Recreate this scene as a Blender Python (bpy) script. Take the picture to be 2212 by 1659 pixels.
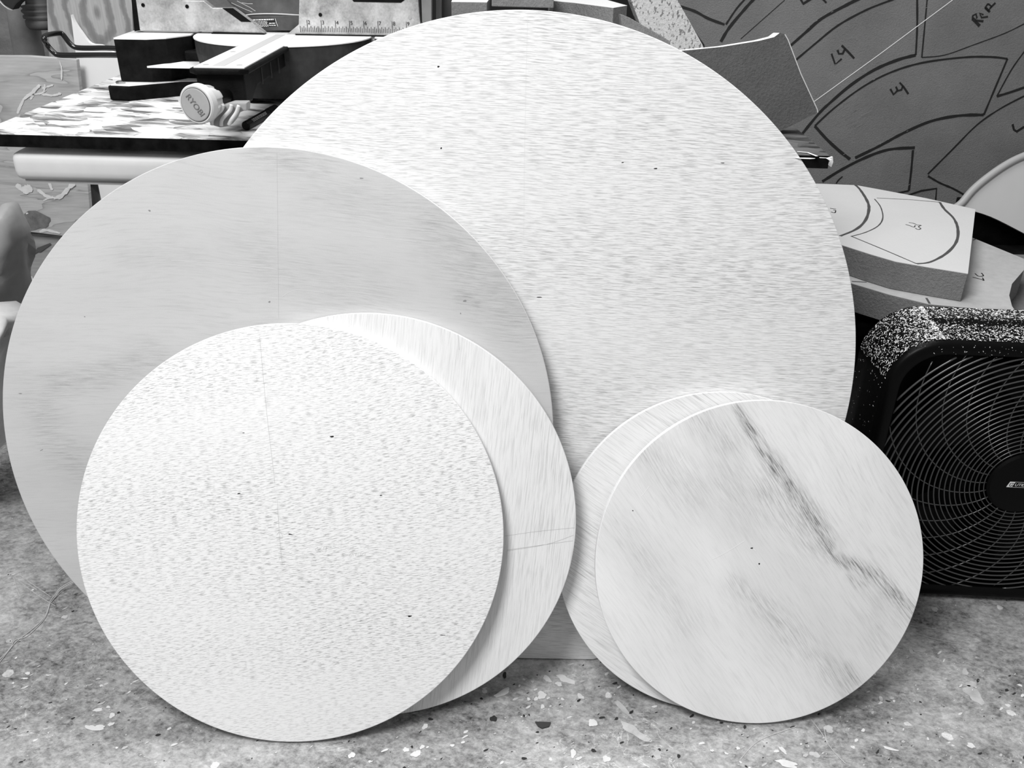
import bpy, bmesh, math, random
from mathutils import Vector, Matrix
S = bpy.context.scene
for o in list(bpy.data.objects): bpy.data.objects.remove(o)
random.seed(7)
V = Vector
# ------------------------------------------------------------------ camera
CH, PIT, ROL, FPX = 1.074264, 0.488439, 0.016006, 1905.64
fw = V((0, math.cos(PIT), -math.sin(PIT)))
_up = V((1, 0, 0)).cross(fw)
rt = V((1, 0, 0)) * math.cos(ROL) + _up * math.sin(ROL)
up = -V((1, 0, 0)) * math.sin(ROL) + _up * math.cos(ROL)
CO = V((0, 0, CH))
cam = bpy.data.cameras.new('camera'); camo = bpy.data.objects.new('camera', cam)
S.collection.objects.link(camo); S.camera = camo
m = Matrix((rt, up, -fw)).transposed().to_4x4(); m.translation = CO
camo.matrix_world = m
cam.sensor_fit = 'HORIZONTAL'; cam.sensor_width = 36; cam.lens = FPX / 2212 * 36
cam.clip_start = .02; cam.clip_end = 50
# ------------------------------------------------------------------ world, lamps, exposure
w = bpy.data.worlds.new('world'); S.world = w; w.use_nodes = True
w.node_tree.nodes['Background'].inputs[0].default_value = (1, 1, 1, 1)
w.node_tree.nodes['Background'].inputs[1].default_value = .34
def area(name, loc, target, size, power, sy=None):
    l = bpy.data.lights.new(name, 'AREA'); l.energy = power; l.size = size
    if sy: l.shape = 'RECTANGLE'; l.size_y = sy
    o = bpy.data.objects.new(name, l); S.collection.objects.link(o)
    o.location = loc; o.rotation_euler = (V(target) - V(loc)).to_track_quat('-Z', 'Y').to_euler()
    return o
area('shop_lamp', (-.80, .0, 2.5), (.1, 1.2, .4), .8, 70)
area('ceiling_lamp', (.1, 1.75, 2.5), (.05, 1.3, 0), 1.3, 30, .7)
S.view_settings.view_transform = 'Standard'; S.view_settings.look = 'None'
S.view_settings.gamma = 1; S.view_settings.use_curve_mapping = False
S.view_settings.exposure = -.17
# ------------------------------------------------------------------ picking helpers (pixel of the photograph -> point on a real plane)
def ray(x, y): return ((x - 1106) / FPX) * rt - ((y - 829.5) / FPX) * up + fw
def on(x, y, p0, n):
    d = ray(x, y); return CO + d * ((V(p0) - CO).dot(n) / d.dot(n))
def atz(x, y, z): return on(x, y, (0, 0, z), V((0, 0, 1)))
def aty(x, y, yy): return on(x, y, (0, yy, 0), V((0, 1, 0)))
# ------------------------------------------------------------------ object helpers
COL = S.collection
def link(o, parent=None):
    COL.objects.link(o)
    if parent is not None:
        o.parent = parent
    return o
def thing(name, label, cat, loc=(0, 0, 0), group=None):
    o = bpy.data.objects.new(name, None); o.empty_display_size = .05
    o.location = loc; COL.objects.link(o); tag(o, label, cat, group); return o
def tag(o, label=None, cat=None, group=None, kind=None):
    if label: o['label'] = label
    if cat: o['category'] = cat
    if group: o['group'] = group
    if kind: o['kind'] = kind
    return o
def wloc(o):
    v = V((0, 0, 0))
    while o is not None: v += o.location; o = o.parent
    return v
def obj(name, bm, mat, parent=None, origin=None, smooth=False):
    """bm is in world coordinates; the object's origin goes to origin"""
    pl = wloc(parent) if parent is not None else V((0, 0, 0))
    if origin is None:
        if parent is not None: origin = pl
        else:
            c = [v.co for v in bm.verts]
            origin = V((sum(v.x for v in c) / len(c), sum(v.y for v in c) / len(c), min(v.z for v in c)))
    origin = V(origin)
    bmesh.ops.translate(bm, verts=bm.verts, vec=-origin)
    bmesh.ops.recalc_face_normals(bm, faces=bm.faces)
    me = bpy.data.meshes.new(name); bm.to_mesh(me); bm.free()
    if smooth: 
        for p in me.polygons: p.use_smooth = True
    me.materials.append(mat)
    o = bpy.data.objects.new(name, me); o.location = origin - pl
    return link(o, parent)
def NB(): return bmesh.new()
def box(bm, a, b, bev=0):
    a = V(a); b = V(b)
    r = bmesh.ops.create_cube(bm, size=1, matrix=Matrix.Translation((a + b) / 2) @ Matrix.Diagonal((*(b - a), 1)))
    if bev:
        es = {e for v in r['verts'] for e in v.link_edges}
        bmesh.ops.bevel(bm, geom=list(es), offset=bev, segments=3, affect='EDGES', profile=.6)
    return bm
def prism(bm, pts, vec, bev=0, seg=2):
    """closed polygon of 3D points swept along vec"""
    vec = V(vec)
    a = [bm.verts.new(p) for p in pts]; b = [bm.verts.new(V(p) + vec) for p in pts]
    fs = [bm.faces.new(a), bm.faces.new(b[::-1])]
    n = len(a)
    for i in range(n): fs.append(bm.faces.new((a[i], a[(i + 1) % n], b[(i + 1) % n], b[i])))
    bmesh.ops.recalc_face_normals(bm, faces=fs)
    if bev:
        bmesh.ops.bevel(bm, geom=list({e for f in fs for e in f.edges}), offset=bev, segments=seg, affect='EDGES', profile=.6)
    return bm
def frame_of(d):
    d = V(d).normalized(); a = V((0, 0, 1)) if abs(d.z) < .9 else V((1, 0, 0))
    x = a.cross(d).normalized(); return x, d.cross(x)
def tube(bm, pts, r, n=8, closed=False, cap=True):
    pts = [V(p) for p in pts]; N = len(pts); rings = []
    x = None
    for i, p in enumerate(pts):
        if closed: d = pts[(i + 1) % N] - pts[i - 1]
        else: d = pts[min(i + 1, N - 1)] - pts[max(i - 1, 0)]
        d.normalize()
        if x is None: x, y = frame_of(d)
        else:
            x = (x - d * x.dot(d)).normalized(); y = d.cross(x)
        rr = r[i] if isinstance(r, (list, tuple)) else r
        rings.append([bm.verts.new(p + rr * (math.cos(2 * math.pi * k / n) * x + math.sin(2 * math.pi * k / n) * y)) for k in range(n)])
    for i in range(N if closed else N - 1):
        A = rings[i]; B = rings[(i + 1) % N]
        for k in range(n): bm.faces.new((A[k], A[(k + 1) % n], B[(k + 1) % n], B[k]))
    if cap and not closed: bm.faces.new(rings[0]); bm.faces.new(rings[-1][::-1])
    return bm
def lathe(bm, prof, base, axis, n=32):
    """prof: list of (radius, distance along axis)"""
    x, y = frame_of(axis); ax = V(axis).normalized(); base = V(base); rings = []
    for r, t in prof:
        rings.append([bm.verts.new(base + ax * t + max(r, 1e-5) * (math.cos(2 * math.pi * k / n) * x + math.sin(2 * math.pi * k / n) * y)) for k in range(n)])
    for A, B in zip(rings, rings[1:]):
        for k in range(n): bm.faces.new((A[k], A[(k + 1) % n], B[(k + 1) % n], B[k]))
    bm.faces.new(rings[0]); bm.faces.new(rings[-1][::-1])
    return bm
def smoothline(pts, k=6, closed=False):
    pts = [V(p) for p in pts]; n = len(pts); out = []
    for i in range(n if closed else n - 1):
        if closed: a, b, c, d = pts[i - 1], pts[i], pts[(i + 1) % n], pts[(i + 2) % n]
        else: a, b, c, d = pts[max(i - 1, 0)], pts[i], pts[i + 1], pts[min(i + 2, n - 1)]
        for j in range(k):
            t = j / k
            out.append(.5 * ((2 * b) + (c - a) * t + (2 * a - 5 * b + 4 * c - d) * t * t + (3 * b - a - 3 * c + d) * t ** 3))
    if not closed: out.append(pts[-1])
    return out
def ribbon(bm, pts, wd, n, off=.0004):
    """flat pen stroke lying on a surface with normal n"""
    pts = [V(p) for p in pts]; n = V(n).normalized(); L = []
    N = len(pts)
    for i, p in enumerate(pts):
        d = (pts[min(i + 1, N - 1)] - pts[max(i - 1, 0)]).normalized()
        s = n.cross(d).normalized(); ww = (wd[i] if isinstance(wd, (list, tuple)) else wd) / 2
        L.append((bm.verts.new(p + n * off + s * ww), bm.verts.new(p + n * off - s * ww)))
    for (a, b), (c, d) in zip(L, L[1:]): bm.faces.new((a, b, d, c))
    return bm
def text_bm(bm, s, size, mat4, ext=0.0003, shear=0, align='LEFT'):
    c = bpy.data.curves.new('t', 'FONT'); c.body = s; c.size = size; c.extrude = ext; c.align_x = align; c.shear = shear
    c.resolution_u = 4
    o = bpy.data.objects.new('t', c); COL.objects.link(o)
    dg = bpy.context.evaluated_depsgraph_get(); dg.update()
    me = bpy.data.meshes.new_from_object(o.evaluated_get(dg))
    me.transform(mat4); bm.from_mesh(me)
    bpy.data.objects.remove(o); bpy.data.curves.remove(c); bpy.data.meshes.remove(me)
    return bm
def basis(x, y, z, o):
    m = Matrix((V(x).normalized(), V(y).normalized(), V(z).normalized())).transposed().to_4x4(); m.translation = V(o); return m
# ------------------------------------------------------------------ materials (all grey: the photograph is black and white)
class NT:
    def __init__(s, name):
        s.m = bpy.data.materials.new(name); s.m.use_nodes = True; s.t = s.m.node_tree
        s.b = s.t.nodes['Principled BSDF']; s.tc = s.n('ShaderNodeTexCoord')
    def n(s, t, **k):
        x = s.t.nodes.new(t)
        for a, v in k.items(): setattr(x, a, v)
        return x
    def l(s, a, b): s.t.links.new(a, b)
    def mapping(s, rot=0, scale=(1, 1, 1), src=None, loc=(0, 0, 0)):
        x = s.n('ShaderNodeMapping'); x.inputs['Rotation'].default_value = (0, 0, rot) if not isinstance(rot, tuple) else rot
        x.inputs['Scale'].default_value = scale; x.inputs['Location'].default_value = loc
        s.l(src or s.tc.outputs['Object'], x.inputs[0]); return x.outputs[0]
    def noise(s, vec, scale=1, detail=3, rough=.55, dist=0):
        x = s.n('ShaderNodeTexNoise'); x.inputs['Scale'].default_value = scale; x.inputs['Detail'].default_value = detail
        x.inputs['Roughness'].default_value = rough; x.inputs['Distortion'].default_value = dist
        s.l(vec, x.inputs['Vector']); return x
    def ramp(s, fac, stops, interp='LINEAR'):
        x = s.n('ShaderNodeValToRGB'); x.color_ramp.interpolation = interp
        e = x.color_ramp.elements
        while len(e) < len(stops): e.new(.5)
        for q, (p, v) in zip(e, stops): q.position = p; q.color = (v, v, v, 1)
        s.l(fac, x.inputs[0]); return x.outputs[0]
    def math(s, op, a, b=None, c=None):
        x = s.n('ShaderNodeMath', operation=op)
        for i, v in enumerate((a, b, c)):
            if v is None: continue
            if isinstance(v, (int, float)): x.inputs[i].default_value = v
            else: s.l(v, x.inputs[i])
        return x.outputs[0]
    def bump(s, h, strength=.3, dist=.001):
        x = s.n('ShaderNodeBump'); x.inputs['Strength'].default_value = strength; x.inputs['Distance'].default_value = dist
        s.l(h, x.inputs['Height']); s.l(x.outputs[0], s.b.inputs['Normal'])
    def rough(s, v, spec=.5):
        s.b.inputs['Roughness'].default_value = v; s.b.inputs['Specular IOR Level'].default_value = spec
def plain(name, g, rough=.6, spec=.4, var=.0, scale=20, bump=0, bscale=200, metal=0):
    M = NT(name); M.rough(rough, spec); M.b.inputs['Metallic'].default_value = metal
    M.b.inputs['Base Color'].default_value = (g, g, g, 1)
    if var:
        nz = M.noise(M.mapping(), scale, 5, .6)
        M.l(M.ramp(nz.outputs[0], [(.3, max(0, g - var)), (.7, min(1, g + var))]), M.b.inputs['Base Color'])
    if bump:
        nz = M.noise(M.mapping(), bscale, 3); M.bump(nz.outputs[0], bump, .002)
    return M.m
def wood(name, base, streak, angle, sx, sy, lo=.36, hi=.52, warp=.012, wscale=3.0, cloud=.05, csc=(2.5, 9), fig=0, fine=.5, seed=0, bump=.15, figang=None):
    M = NT(name); M.rough(.62, .25)
    v = M.mapping(angle, (1, 1, 1), loc=(seed, seed * .7, 0))
    # slow meander of the grain
    wn = M.noise(v, wscale, 2, .5)
    sep = M.n('ShaderNodeSeparateXYZ'); M.l(v, sep.inputs[0])
    yy = M.math('ADD', sep.outputs[1], M.math('MULTIPLY', M.math('SUBTRACT', wn.outputs[0], .5), warp * 4))
    cmb = M.n('ShaderNodeCombineXYZ'); M.l(sep.outputs[0], cmb.inputs[0]); M.l(yy, cmb.inputs[1])
    g1 = M.noise(M.mapping(0, (sx, sy, 1), cmb.outputs[0]), 1, 2.5, .6)
    g2 = M.noise(M.mapping(0, (sx * .5, sy * .6, 1), cmb.outputs[0], (3, 7, 0)), 1, 2, .5)
    dens = M.noise(M.mapping(0, (1.7, 6, 1), cmb.outputs[0], (9, 1, 0)), 1, 2, .5)  # where the pores crowd
    s1 = M.ramp(g1.outputs[0], [(lo, 1), (hi, 0)])
    s2 = M.ramp(g2.outputs[0], [(lo - .04, 1), (hi, 0)])
    d = M.ramp(dens.outputs[0], [(.3, .45), (.65, 1)])
    st = M.math('MULTIPLY', M.math('ADD', M.math('MULTIPLY', s1, fine), M.math('MULTIPLY', s2, 1 - fine)), d)
    cl = M.noise(M.mapping(0, (csc[0], csc[1], 1), cmb.outputs[0], (4, 2, 0)), 1, 4, .55)
    c = M.math('SUBTRACT', base, M.math('MULTIPLY', st, streak))
    c = M.math('ADD', c, M.math('MULTIPLY', M.math('SUBTRACT', cl.outputs[0], .5), cloud * 2))
    gr = M.noise(M.mapping(angle, (700, 1100, 1)), 1, 3, .7)   # fuzz of the sanded fibres
    c = M.math('ADD', c, M.math('MULTIPLY', M.math('SUBTRACT', gr.outputs[0], .5), .11))
    if fig:
        at = M.n('ShaderNodeAttribute', attribute_name='figure')
        fl = M.noise(M.mapping(0, (30, 420, 1), cmb.outputs[0]), 1, 4, .7)
        fm = M.math('MULTIPLY', at.outputs['Fac'], M.ramp(fl.outputs[0], [(.36, 1.7), (.5, .7), (.62, .12)]))
        c = M.math('SUBTRACT', c, M.math('MULTIPLY', fm, fig))
    cc = M.n('ShaderNodeCombineColor')
    for i in range(3): M.l(c, cc.inputs[i])
    M.l(cc.outputs[0], M.b.inputs['Base Color'])
    M.bump(M.math('SUBTRACT', 1, st), bump, .0006)
    return M.m
BLACK = plain('black_plastic', .003, .45, .15, .002, 30, .08, 300)
CASTBLK = plain('black_cast_metal', .005, .6, .10, .004, 40, .25, 400)
FANBLK = plain('fan_black_plastic', .002, .4, .12)
WIRE = plain('fan_grille_black', .04, .3, 1.0)
STEEL = plain('polished_table_metal', .8, .4, .5, .08, 12, .05, 300)
EDGEW = plain('bare_ply_edge', .82, .7, .2, .06, 300)
WPLAST = plain('white_plastic', .62, .45, .4, .03, 15)
GPLAST = plain('grey_plastic', .50, .45, .4, .02, 40)
GPLAST2 = plain('grey_plastic_face', .36, .5, .4, .02, 60)
MARK = plain('black_marker_ink', .012, .6, .3)
MARKG = plain('grey_marker_ink', .07, .6, .3)
PENCIL = plain('pencil_line', .66, .8, .1)
PENCILD = plain('pencil_line_dark', .42, .8, .1)
WHITE = plain('white_print', .8, .6, .3)
BAG = plain('cloudy_plastic_film', .36, .35, .5, .08, 8, .5, 25)
SHEETP = plain('white_plastic_film', .85, .35, .5, .1, 12, .5, 25)
CEMENT = plain('cement_wall', .18, .9, .2, .05, 14, .6, 120)
# foam boards
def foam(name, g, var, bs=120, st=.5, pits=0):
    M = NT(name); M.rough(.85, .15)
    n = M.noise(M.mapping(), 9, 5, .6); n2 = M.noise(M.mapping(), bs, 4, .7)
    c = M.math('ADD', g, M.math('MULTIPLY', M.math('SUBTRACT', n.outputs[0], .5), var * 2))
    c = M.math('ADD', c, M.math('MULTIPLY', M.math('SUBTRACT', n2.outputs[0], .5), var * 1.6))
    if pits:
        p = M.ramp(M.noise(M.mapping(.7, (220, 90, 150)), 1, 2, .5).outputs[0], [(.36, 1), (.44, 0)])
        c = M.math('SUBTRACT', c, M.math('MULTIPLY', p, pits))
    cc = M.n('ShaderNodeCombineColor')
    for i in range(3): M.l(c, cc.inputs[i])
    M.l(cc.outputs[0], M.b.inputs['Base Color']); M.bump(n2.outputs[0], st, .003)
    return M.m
FOAMG = foam('grey_foam_face', .165, .05, 330, .6)
FOAMG2 = foam('grey_foam_offcut_face', .115, .045, 260, .8)
FOAMW = foam('pale_foam_skin', .56, .03, 200, .15)
FOAMM = foam('scuffed_foam_skin', .40, .09, 60, .15)
FOAMC = foam('cut_foam_edge', .22, .08, 220, 1.0)
FOAMP = foam('pitted_foam_edge', .55, .06, 150, .8, .35)
# ------------------------------------------------------------------ setting: floor, wall
def floor_mat():
    M = NT('stained_concrete'); M.rough(.62, .35)
    v = M.mapping(.55, (1, 1.35, 1))
    n1 = M.noise(v, 2.6, 7, .62, .4); n2 = M.noise(v, 17, 8, .72, .3); n3 = M.noise(v, 120, 5, .75)
    base = M.ramp(n1.outputs[0], [(.33, .17), (.5, .32), (.68, .52)])
    n4 = M.noise(v, 55, 6, .75, .5)
    c = M.math('ADD', base, M.math('MULTIPLY', M.math('SUBTRACT', n2.outputs[0], .5), .5))
    c = M.math('ADD', c, M.math('MULTIPLY', M.math('SUBTRACT', n4.outputs[0], .5), .75))
    c = M.math('ADD', c, M.math('MULTIPLY', M.math('SUBTRACT', n3.outputs[0], .5), .65))
    # thin curling pale scuffs
    sc = M.noise(v, 9, 5, .6, 2.2)
    ln = M.ramp(M.math('ABSOLUTE', M.math('SUBTRACT', sc.outputs[0], .5)), [(0, 1), (.010, 0)])
    msk = M.ramp(M.noise(v, 3.3, 3, .6).outputs[0], [(.5, 0), (.62, 1)])
    c = M.math('ADD', c, M.math('MULTIPLY', M.math('MULTIPLY', ln, msk), .3))
    # old paint drips
    vor = M.n('ShaderNodeTexVoronoi'); vor.inputs['Scale'].default_value = 42
    wv = M.n('ShaderNodeVectorMath', operation='ADD'); M.l(M.mapping(), wv.inputs[0])
    wn = M.noise(M.mapping(), 60, 3, .6); sc2 = M.n('ShaderNodeVectorMath', operation='SCALE'); M.l(wn.outputs['Color'], sc2.inputs[0]); sc2.inputs['Scale'].default_value = .012
    M.l(sc2.outputs[0], wv.inputs[1]); M.l(wv.outputs[0], vor.inputs['Vector'])
    sepc = M.n('ShaderNodeSeparateColor'); M.l(vor.outputs['Color'], sepc.inputs[0])
    rad = M.math('MULTIPLY', M.math('MULTIPLY', sepc.outputs[0], sepc.outputs[1]), .62)
    spot = M.math('LESS_THAN', vor.outputs['Distance'], M.math('SUBTRACT', rad, .22))
    tone = M.math('SUBTRACT', M.math('MULTIPLY', M.math('GREATER_THAN', sepc.outputs[2], .3), .5), .12)
    c = M.math('ADD', c, M.math('MULTIPLY', spot, M.math('MULTIPLY', tone, .8)))
    # dark pits
    pit = M.ramp(M.noise(M.mapping(.6, (70, 170, 1)), 1, 2, .5).outputs[0], [(.22, 1), (.28, 0)])
    c = M.math('SUBTRACT', c, M.math('MULTIPLY', pit, .2))
    cl = M.n('ShaderNodeClamp'); cl.inputs['Min'].default_value = .02; cl.inputs['Max'].default_value = .85; M.l(c, cl.inputs[0])
    cc = M.n('ShaderNodeCombineColor')
    for i in range(3): M.l(cl.outputs[0], cc.inputs[i])
    M.l(cc.outputs[0], M.b.inputs['Base Color'])
    M.bump(M.math('ADD', n2.outputs[0], M.math('MULTIPLY', n3.outputs[0], .4)), .35, .003)
    return M.m
bm = NB(); box(bm, (-3, -1.2, -.1), (3, 2.6, 0)); fl = obj('floor', bm, floor_mat(), origin=(0, 0, 0)); tag(fl, 'stained concrete floor with paint drips', kind='structure')
bm = NB(); box(bm, (-3, 2.45, 0), (3, 2.6, 2.6)); wb = obj('wall_back', bm, CEMENT, origin=(0, 2.45, 0)); tag(wb, 'rough grey cement wall', kind='structure')
# paint flecks and splats, dry on the floor
def blob(bm, c, rx, ry, ang, n=14, z=.0006, jag=.25):
    ph = [random.uniform(0, 6.28) for _ in range(3)]
    P = []
    for k in range(n):
        a = 2 * math.pi * k / n
        r = 1 + jag * (.6 * math.sin(2 * a + ph[0]) + .4 * math.sin(3 * a + ph[1]) + .3 * math.sin(5 * a + ph[2])) + random.uniform(-jag, jag) * .3
        x = rx * r * math.cos(a); y = ry * r * math.sin(a)
        P.append(bm.verts.new((c[0] + x * math.cos(ang) - y * math.sin(ang), c[1] + x * math.sin(ang) + y * math.cos(ang), z)))
    bm.faces.new(P)
PX = lambda x, y: atz(x, y, 0)
bw, bg, bd = NB(), NB(), NB()
W_ = [(1222, 1468, 26, 9, -.5), (1182, 1467, 13, 7, -.9), (1207, 1478, 9, 6, 0), (1170, 1502, 14, 9, -.4), (1085, 1497, 30, 6, .6), (1254, 1505, 7, 9, 1), (1280, 1562, 10, 11, 0),
      (1142, 1511, 5, 4, 0), (1158, 1510, 6, 5, 0), (1172, 1527, 6, 5, 0), (1150, 1473, 4, 3, 0), (1189, 1526, 3, 2, 0), (1215, 1511, 5, 3, 0), (1122, 1482, 3, 3, 0), (918, 1570, 7, 7, 0), (899, 1629, 12, 8, 0),
      (877, 1620, 7, 6, 0), (912, 1614, 6, 5, 0), (977, 1611, 5, 4, 0), (60, 1455, 7, 4, 0), (54, 1466, 10, 2, .1), (105, 1459, 7, 2, 0), (212, 1534, 14, 4, .2), (242, 1546, 8, 6, -.5), (195, 1572, 16, 5, -.4), (212, 1573, 20, 6, .1), (240, 1565, 9, 4, .8), (234, 1528, 6, 3, 0),
      (1691, 1621, 6, 9, .3), (1923, 1618, 16, 4, -.3), (2097, 1611, 8, 8, 1), (1594, 1617, 6, 3, 0), (1569, 1628, 5, 3, -.7), (1931, 1515, 4, 3, 0), (1538, 1622, 5, 3, -.6), (2203, 1481, 5, 4, 0), (1700, 1650, 30, 7, -.3), (760, 1632, 8, 7, 0), (1238, 1628, 6, 12, 0), (1310, 1640, 9, 8, 0)]
for x, y, a, b_, t in W_:
    c = PX(x, y); k = .00056; blob(bw, c, a * k, b_ * k * 1.35, t, 20, .0007 + .00002 * (x % 7), .3)
G_ = [(2103, 1500, 22, 22, 0), (2098, 1478, 14, 9, 0), (1985, 1404, 18, 8, .2), (1970, 1408, 9, 7, .2), (2019, 1316, 12, 7, 0), (2085, 1452, 9, 9, 0), (1160, 1432, 9, 5, 0), (1195, 1444, 6, 5, 0), (1790, 1575, 14, 8, .4), (1760, 1630, 12, 7, 0), (25, 1240, 30, 6, .6), (1420, 1630, 12, 10, 0),
      (140, 1333, 8, 7, 0), (20, 1385, 10, 6, 0), (1370, 1580, 14, 30, .9), (1345, 1530, 8, 26, .5)]
for x, y, a, b_, t in G_:
    c = PX(x, y); k = .00056; blob(bg, c, a * k, b_ * k * 1.35, t, 22, .0004, .3)
D_ = [(1066, 1553, 9, 8, 0), (1040, 1510, 4, 3, 0), (1090, 1459, 6, 8, 0), (1132, 1547, 3, 3, 0), (1143, 1545, 2, 3, 0), (930, 1554, 7, 3, 0), (1132, 1639, 7, 3, .2), (1282, 1622, 6, 4, 0), (1425, 1620, 3, 3, 0), (1466, 1634, 5, 4, 0), (890, 1614, 3, 3, 0), (18, 1242, 2, 2, 0), (1988, 1517, 3, 2, 0), (1918, 1515, 8, 1.5, -.2), (256, 1540, 4, 2, .8)]
for x, y, a, b_, t in D_:
    c = PX(x, y); k = .00056; blob(bd, c, a * k, b_ * k * 1.35, t, 14, .0009, .25)
for i in range(3600):
    x = random.uniform(-1.2, 1.2); y = random.uniform(.7, 1.1) if i % 4 else random.uniform(1.1, 2.0); s = random.choice((.0004, .0006, .0006, .0009, .0009, .0013, .0022))
    q = random.random()
    tgt = bw if q < .42 else (bg if q < .75 else bd)
    blob(tgt, (x, y), s * random.uniform(.8, 2.6), s * random.uniform(.6, 1.1), random.uniform(.2, 1.0), 7, .0005 + .0003 * random.random(), .3)
PAINTW = plain('white_paint_drip', .72, .6, .3, .06, 60); PAINTG = plain('pale_paint_stain', .50, .8, .2, .1, 50); PAINTD = plain('dark_tar_spot', .03, .7, .3)
for nm, b_, mt in (('paint_drips', bw, PAINTW), ('paint_stains', bg, PAINTG), ('dark_specks', bd, PAINTD)):
    o = obj(nm, b_, mt, fl); o['kind'] = 'stuff'
# thin scratches
sb = NB()
for P in ([(1500, 1410), (1660, 1440), (1745, 1466)], [(1965, 1353), (2020, 1360), (2085, 1374)], [(1980, 1370), (2020, 1381), (2080, 1393)], [(1935, 1469), (1985, 1468), (2030, 1470)], [(30, 1247), (38, 1275), (45, 1292)],
          [(35, 1235), (60, 1255), (110, 1290)], [(40, 1255), (80, 1285), (120, 1310)], [(0, 1180), (60, 1175), (78, 1165)], [(45, 1255), (60, 1262), (80, 1275)], [(1600, 1640), (1640, 1600), (1720, 1570)], [(1780, 1575), (1790, 1610), (1826, 1650)], [(1750, 1552), (1775, 1585), (1790, 1612)]):
    ribbon(sb, smoothline([PX(*p) for p in P], 5), .0011, (0, 0, 1), .0008)
o = obj('floor_scratches', sb, PAINTG, fl); o['kind'] = 'stuff'
# black wedge-shaped chip
bm = NB(); prism(bm, [PX(1156, 1561), PX(1190, 1562), PX(1186, 1571), PX(1171, 1575), PX(1162, 1570)], (0, 0, .0025)); o = obj('plastic_chip', bm, plain('dark_chip', .045, .4)); tag(o, 'small dark half-moon chip lying on the concrete below the gap between the discs', 'chip')
# ------------------------------------------------------------------ the six plywood discs
T = .012
def disc(name, cc, n, u, R, mat, label, flat=None, figure=None, t=T):
    n = V(n).normalized(); u = V(u).normalized(); r = u.cross(n)
    NR, NS = (90, 256) if figure else (3, 256)
    bm = bmesh.new(); lay = bm.verts.layers.float.new('figure')
    def pt(rad, a, z):
        x, y = rad * math.cos(a), rad * math.sin(a)
        if flat is not None and y < -flat: 
            y = -flat
        return V((x, y, z))
    rings = []
    c0 = bm.verts.new((0, 0, 0)); c0[lay] = figure(0, 0) if figure else 0
    prof = [(R * (i + 1) / NR * ((R - .0010) / R), 0) for i in range(NR)] + [(R - .0003, -.0003), (R, -.001), (R, -t + .001), (R - .001, -t)]
    for rad, z in prof:
        ring = []
        for k in range(NS):
            p = pt(rad, 2 * math.pi * k / NS, z); v = bm.verts.new(p)
            if figure: v[lay] = figure(p.x, p.y)
            ring.append(v)
        rings.append(ring)
    for k in range(NS): bm.faces.new((c0, rings[0][k], rings[0][(k + 1) % NS]))
    for i, (A, B) in enumerate(zip(rings, rings[1:])):
        for k in range(NS):
            f = bm.faces.new((A[k], B[k], B[(k + 1) % NS], A[(k + 1) % NS]))
            if i >= NR: f.material_index = 1
    bm.faces.new(rings[-1][::-1])
    me = bpy.data.meshes.new(name); bm.to_mesh(me); bm.free()
    me.materials.append(mat); me.materials.append(EDGEW)
    o = bpy.data.objects.new(name, me); o.matrix_world = basis(r, u, n, cc); COL.objects.link(o)
    tag(o, label, 'disc')
    def lp(x, y):   # pixel -> local coordinates on the disc face
        return o.matrix_world.inverted() @ on(x, y, cc, n)
    return o, lp
def marks(o, lp, lines, mat, wd, name='pencil_line', sm=True):
    bm = NB()
    for L in lines:
        P = [lp(*p) for p in L]; P = smoothline(P, 4) if (sm and len(P) > 2) else P
        ribbon(bm, P, wd, (0, 0, 1), .0002)
    me = bpy.data.meshes.new(name); bm.to_mesh(me); bm.free(); me.materials.append(mat)
    c = bpy.data.objects.new(name, me); c.parent = o; COL.objects.link(c)
    if len(lines) > 1: c['kind'] = 'stuff'
    return c
def knots(o, lp, L, mat, name='knot_spots'):
    bm = NB()
    for x, y, a, b_, t in L:
        p = lp(x, y); k = .00058; blob(bm, (p.x, p.y), a * k, b_ * k, t, 10, .0002, .3)
    me = bpy.data.meshes.new(name); bm.to_mesh(me); bm.free(); me.materials.append(mat)
    c = bpy.data.objects.new(name, me); c.parent = o; COL.objects.link(c); c['kind'] = 'stuff'
    return c
DARKPIT = plain('dark_pin_hole', .02, .8, .1); GREYPIT = plain('brown_knot', .25, .8, .1)
WA = wood('ply_big', .82, .42, .03, 42, 720, .40, .52, .006, 2.6, .03, (2, 8), fine=.75, seed=1)
WB = wood('ply_grey_smooth', .55, .09, .03, 34, 520, .34, .48, .02, 2.2, .075, (2.2, 8), fine=.5, seed=4, bump=.05, fig=.1)
WC = wood('ply_coarse', .84, .50, -.13, 90, 900, .38, .49, .008, 3.0, .02, (2, 7), fine=.88, seed=2.2)
WD = wood('ply_upright_grain', .80, .30, 1.66, 26, 560, .34, .52, .004, 2, .05, (2, 14), fine=.6, seed=3)
WE = wood('ply_slanting_grain', .80, .34, .60, 26, 540, .34, .50, .003, 2, .04, (2, 14), fine=.55, seed=5)
WF = wood('ply_figured', .78, .14, .98, 34, 420, .34, .5, .012, 3, .17, (3.2, 8), fig=.38, fine=.5, seed=6.3, bump=.05)
A, lpA = disc('plywood_disc', (.00665, 1.16998, .4737), (-.00637, -.9753, .22078), (.00144, .22077, .97532), .50121, WA,
              'largest pale plywood disc, level grain, leaning on the bench behind all the other discs', flat=.50121 - .01824)
marks(A, lpA, [[(1140, 30), (1136, 180), (1133, 340), (1131, 520)]], PENCIL, .00028)
knots(A, lpA, [(947, 144, 3, 2, 0), (953, 320, 2, 2, 0), (1416, 364, 5, 1.3, 0), (1345, 351, 3, 1, 0), (1165, 642, 8, 1, 0), (1561, 352, 4, 1, 0)], DARKPIT)
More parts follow.
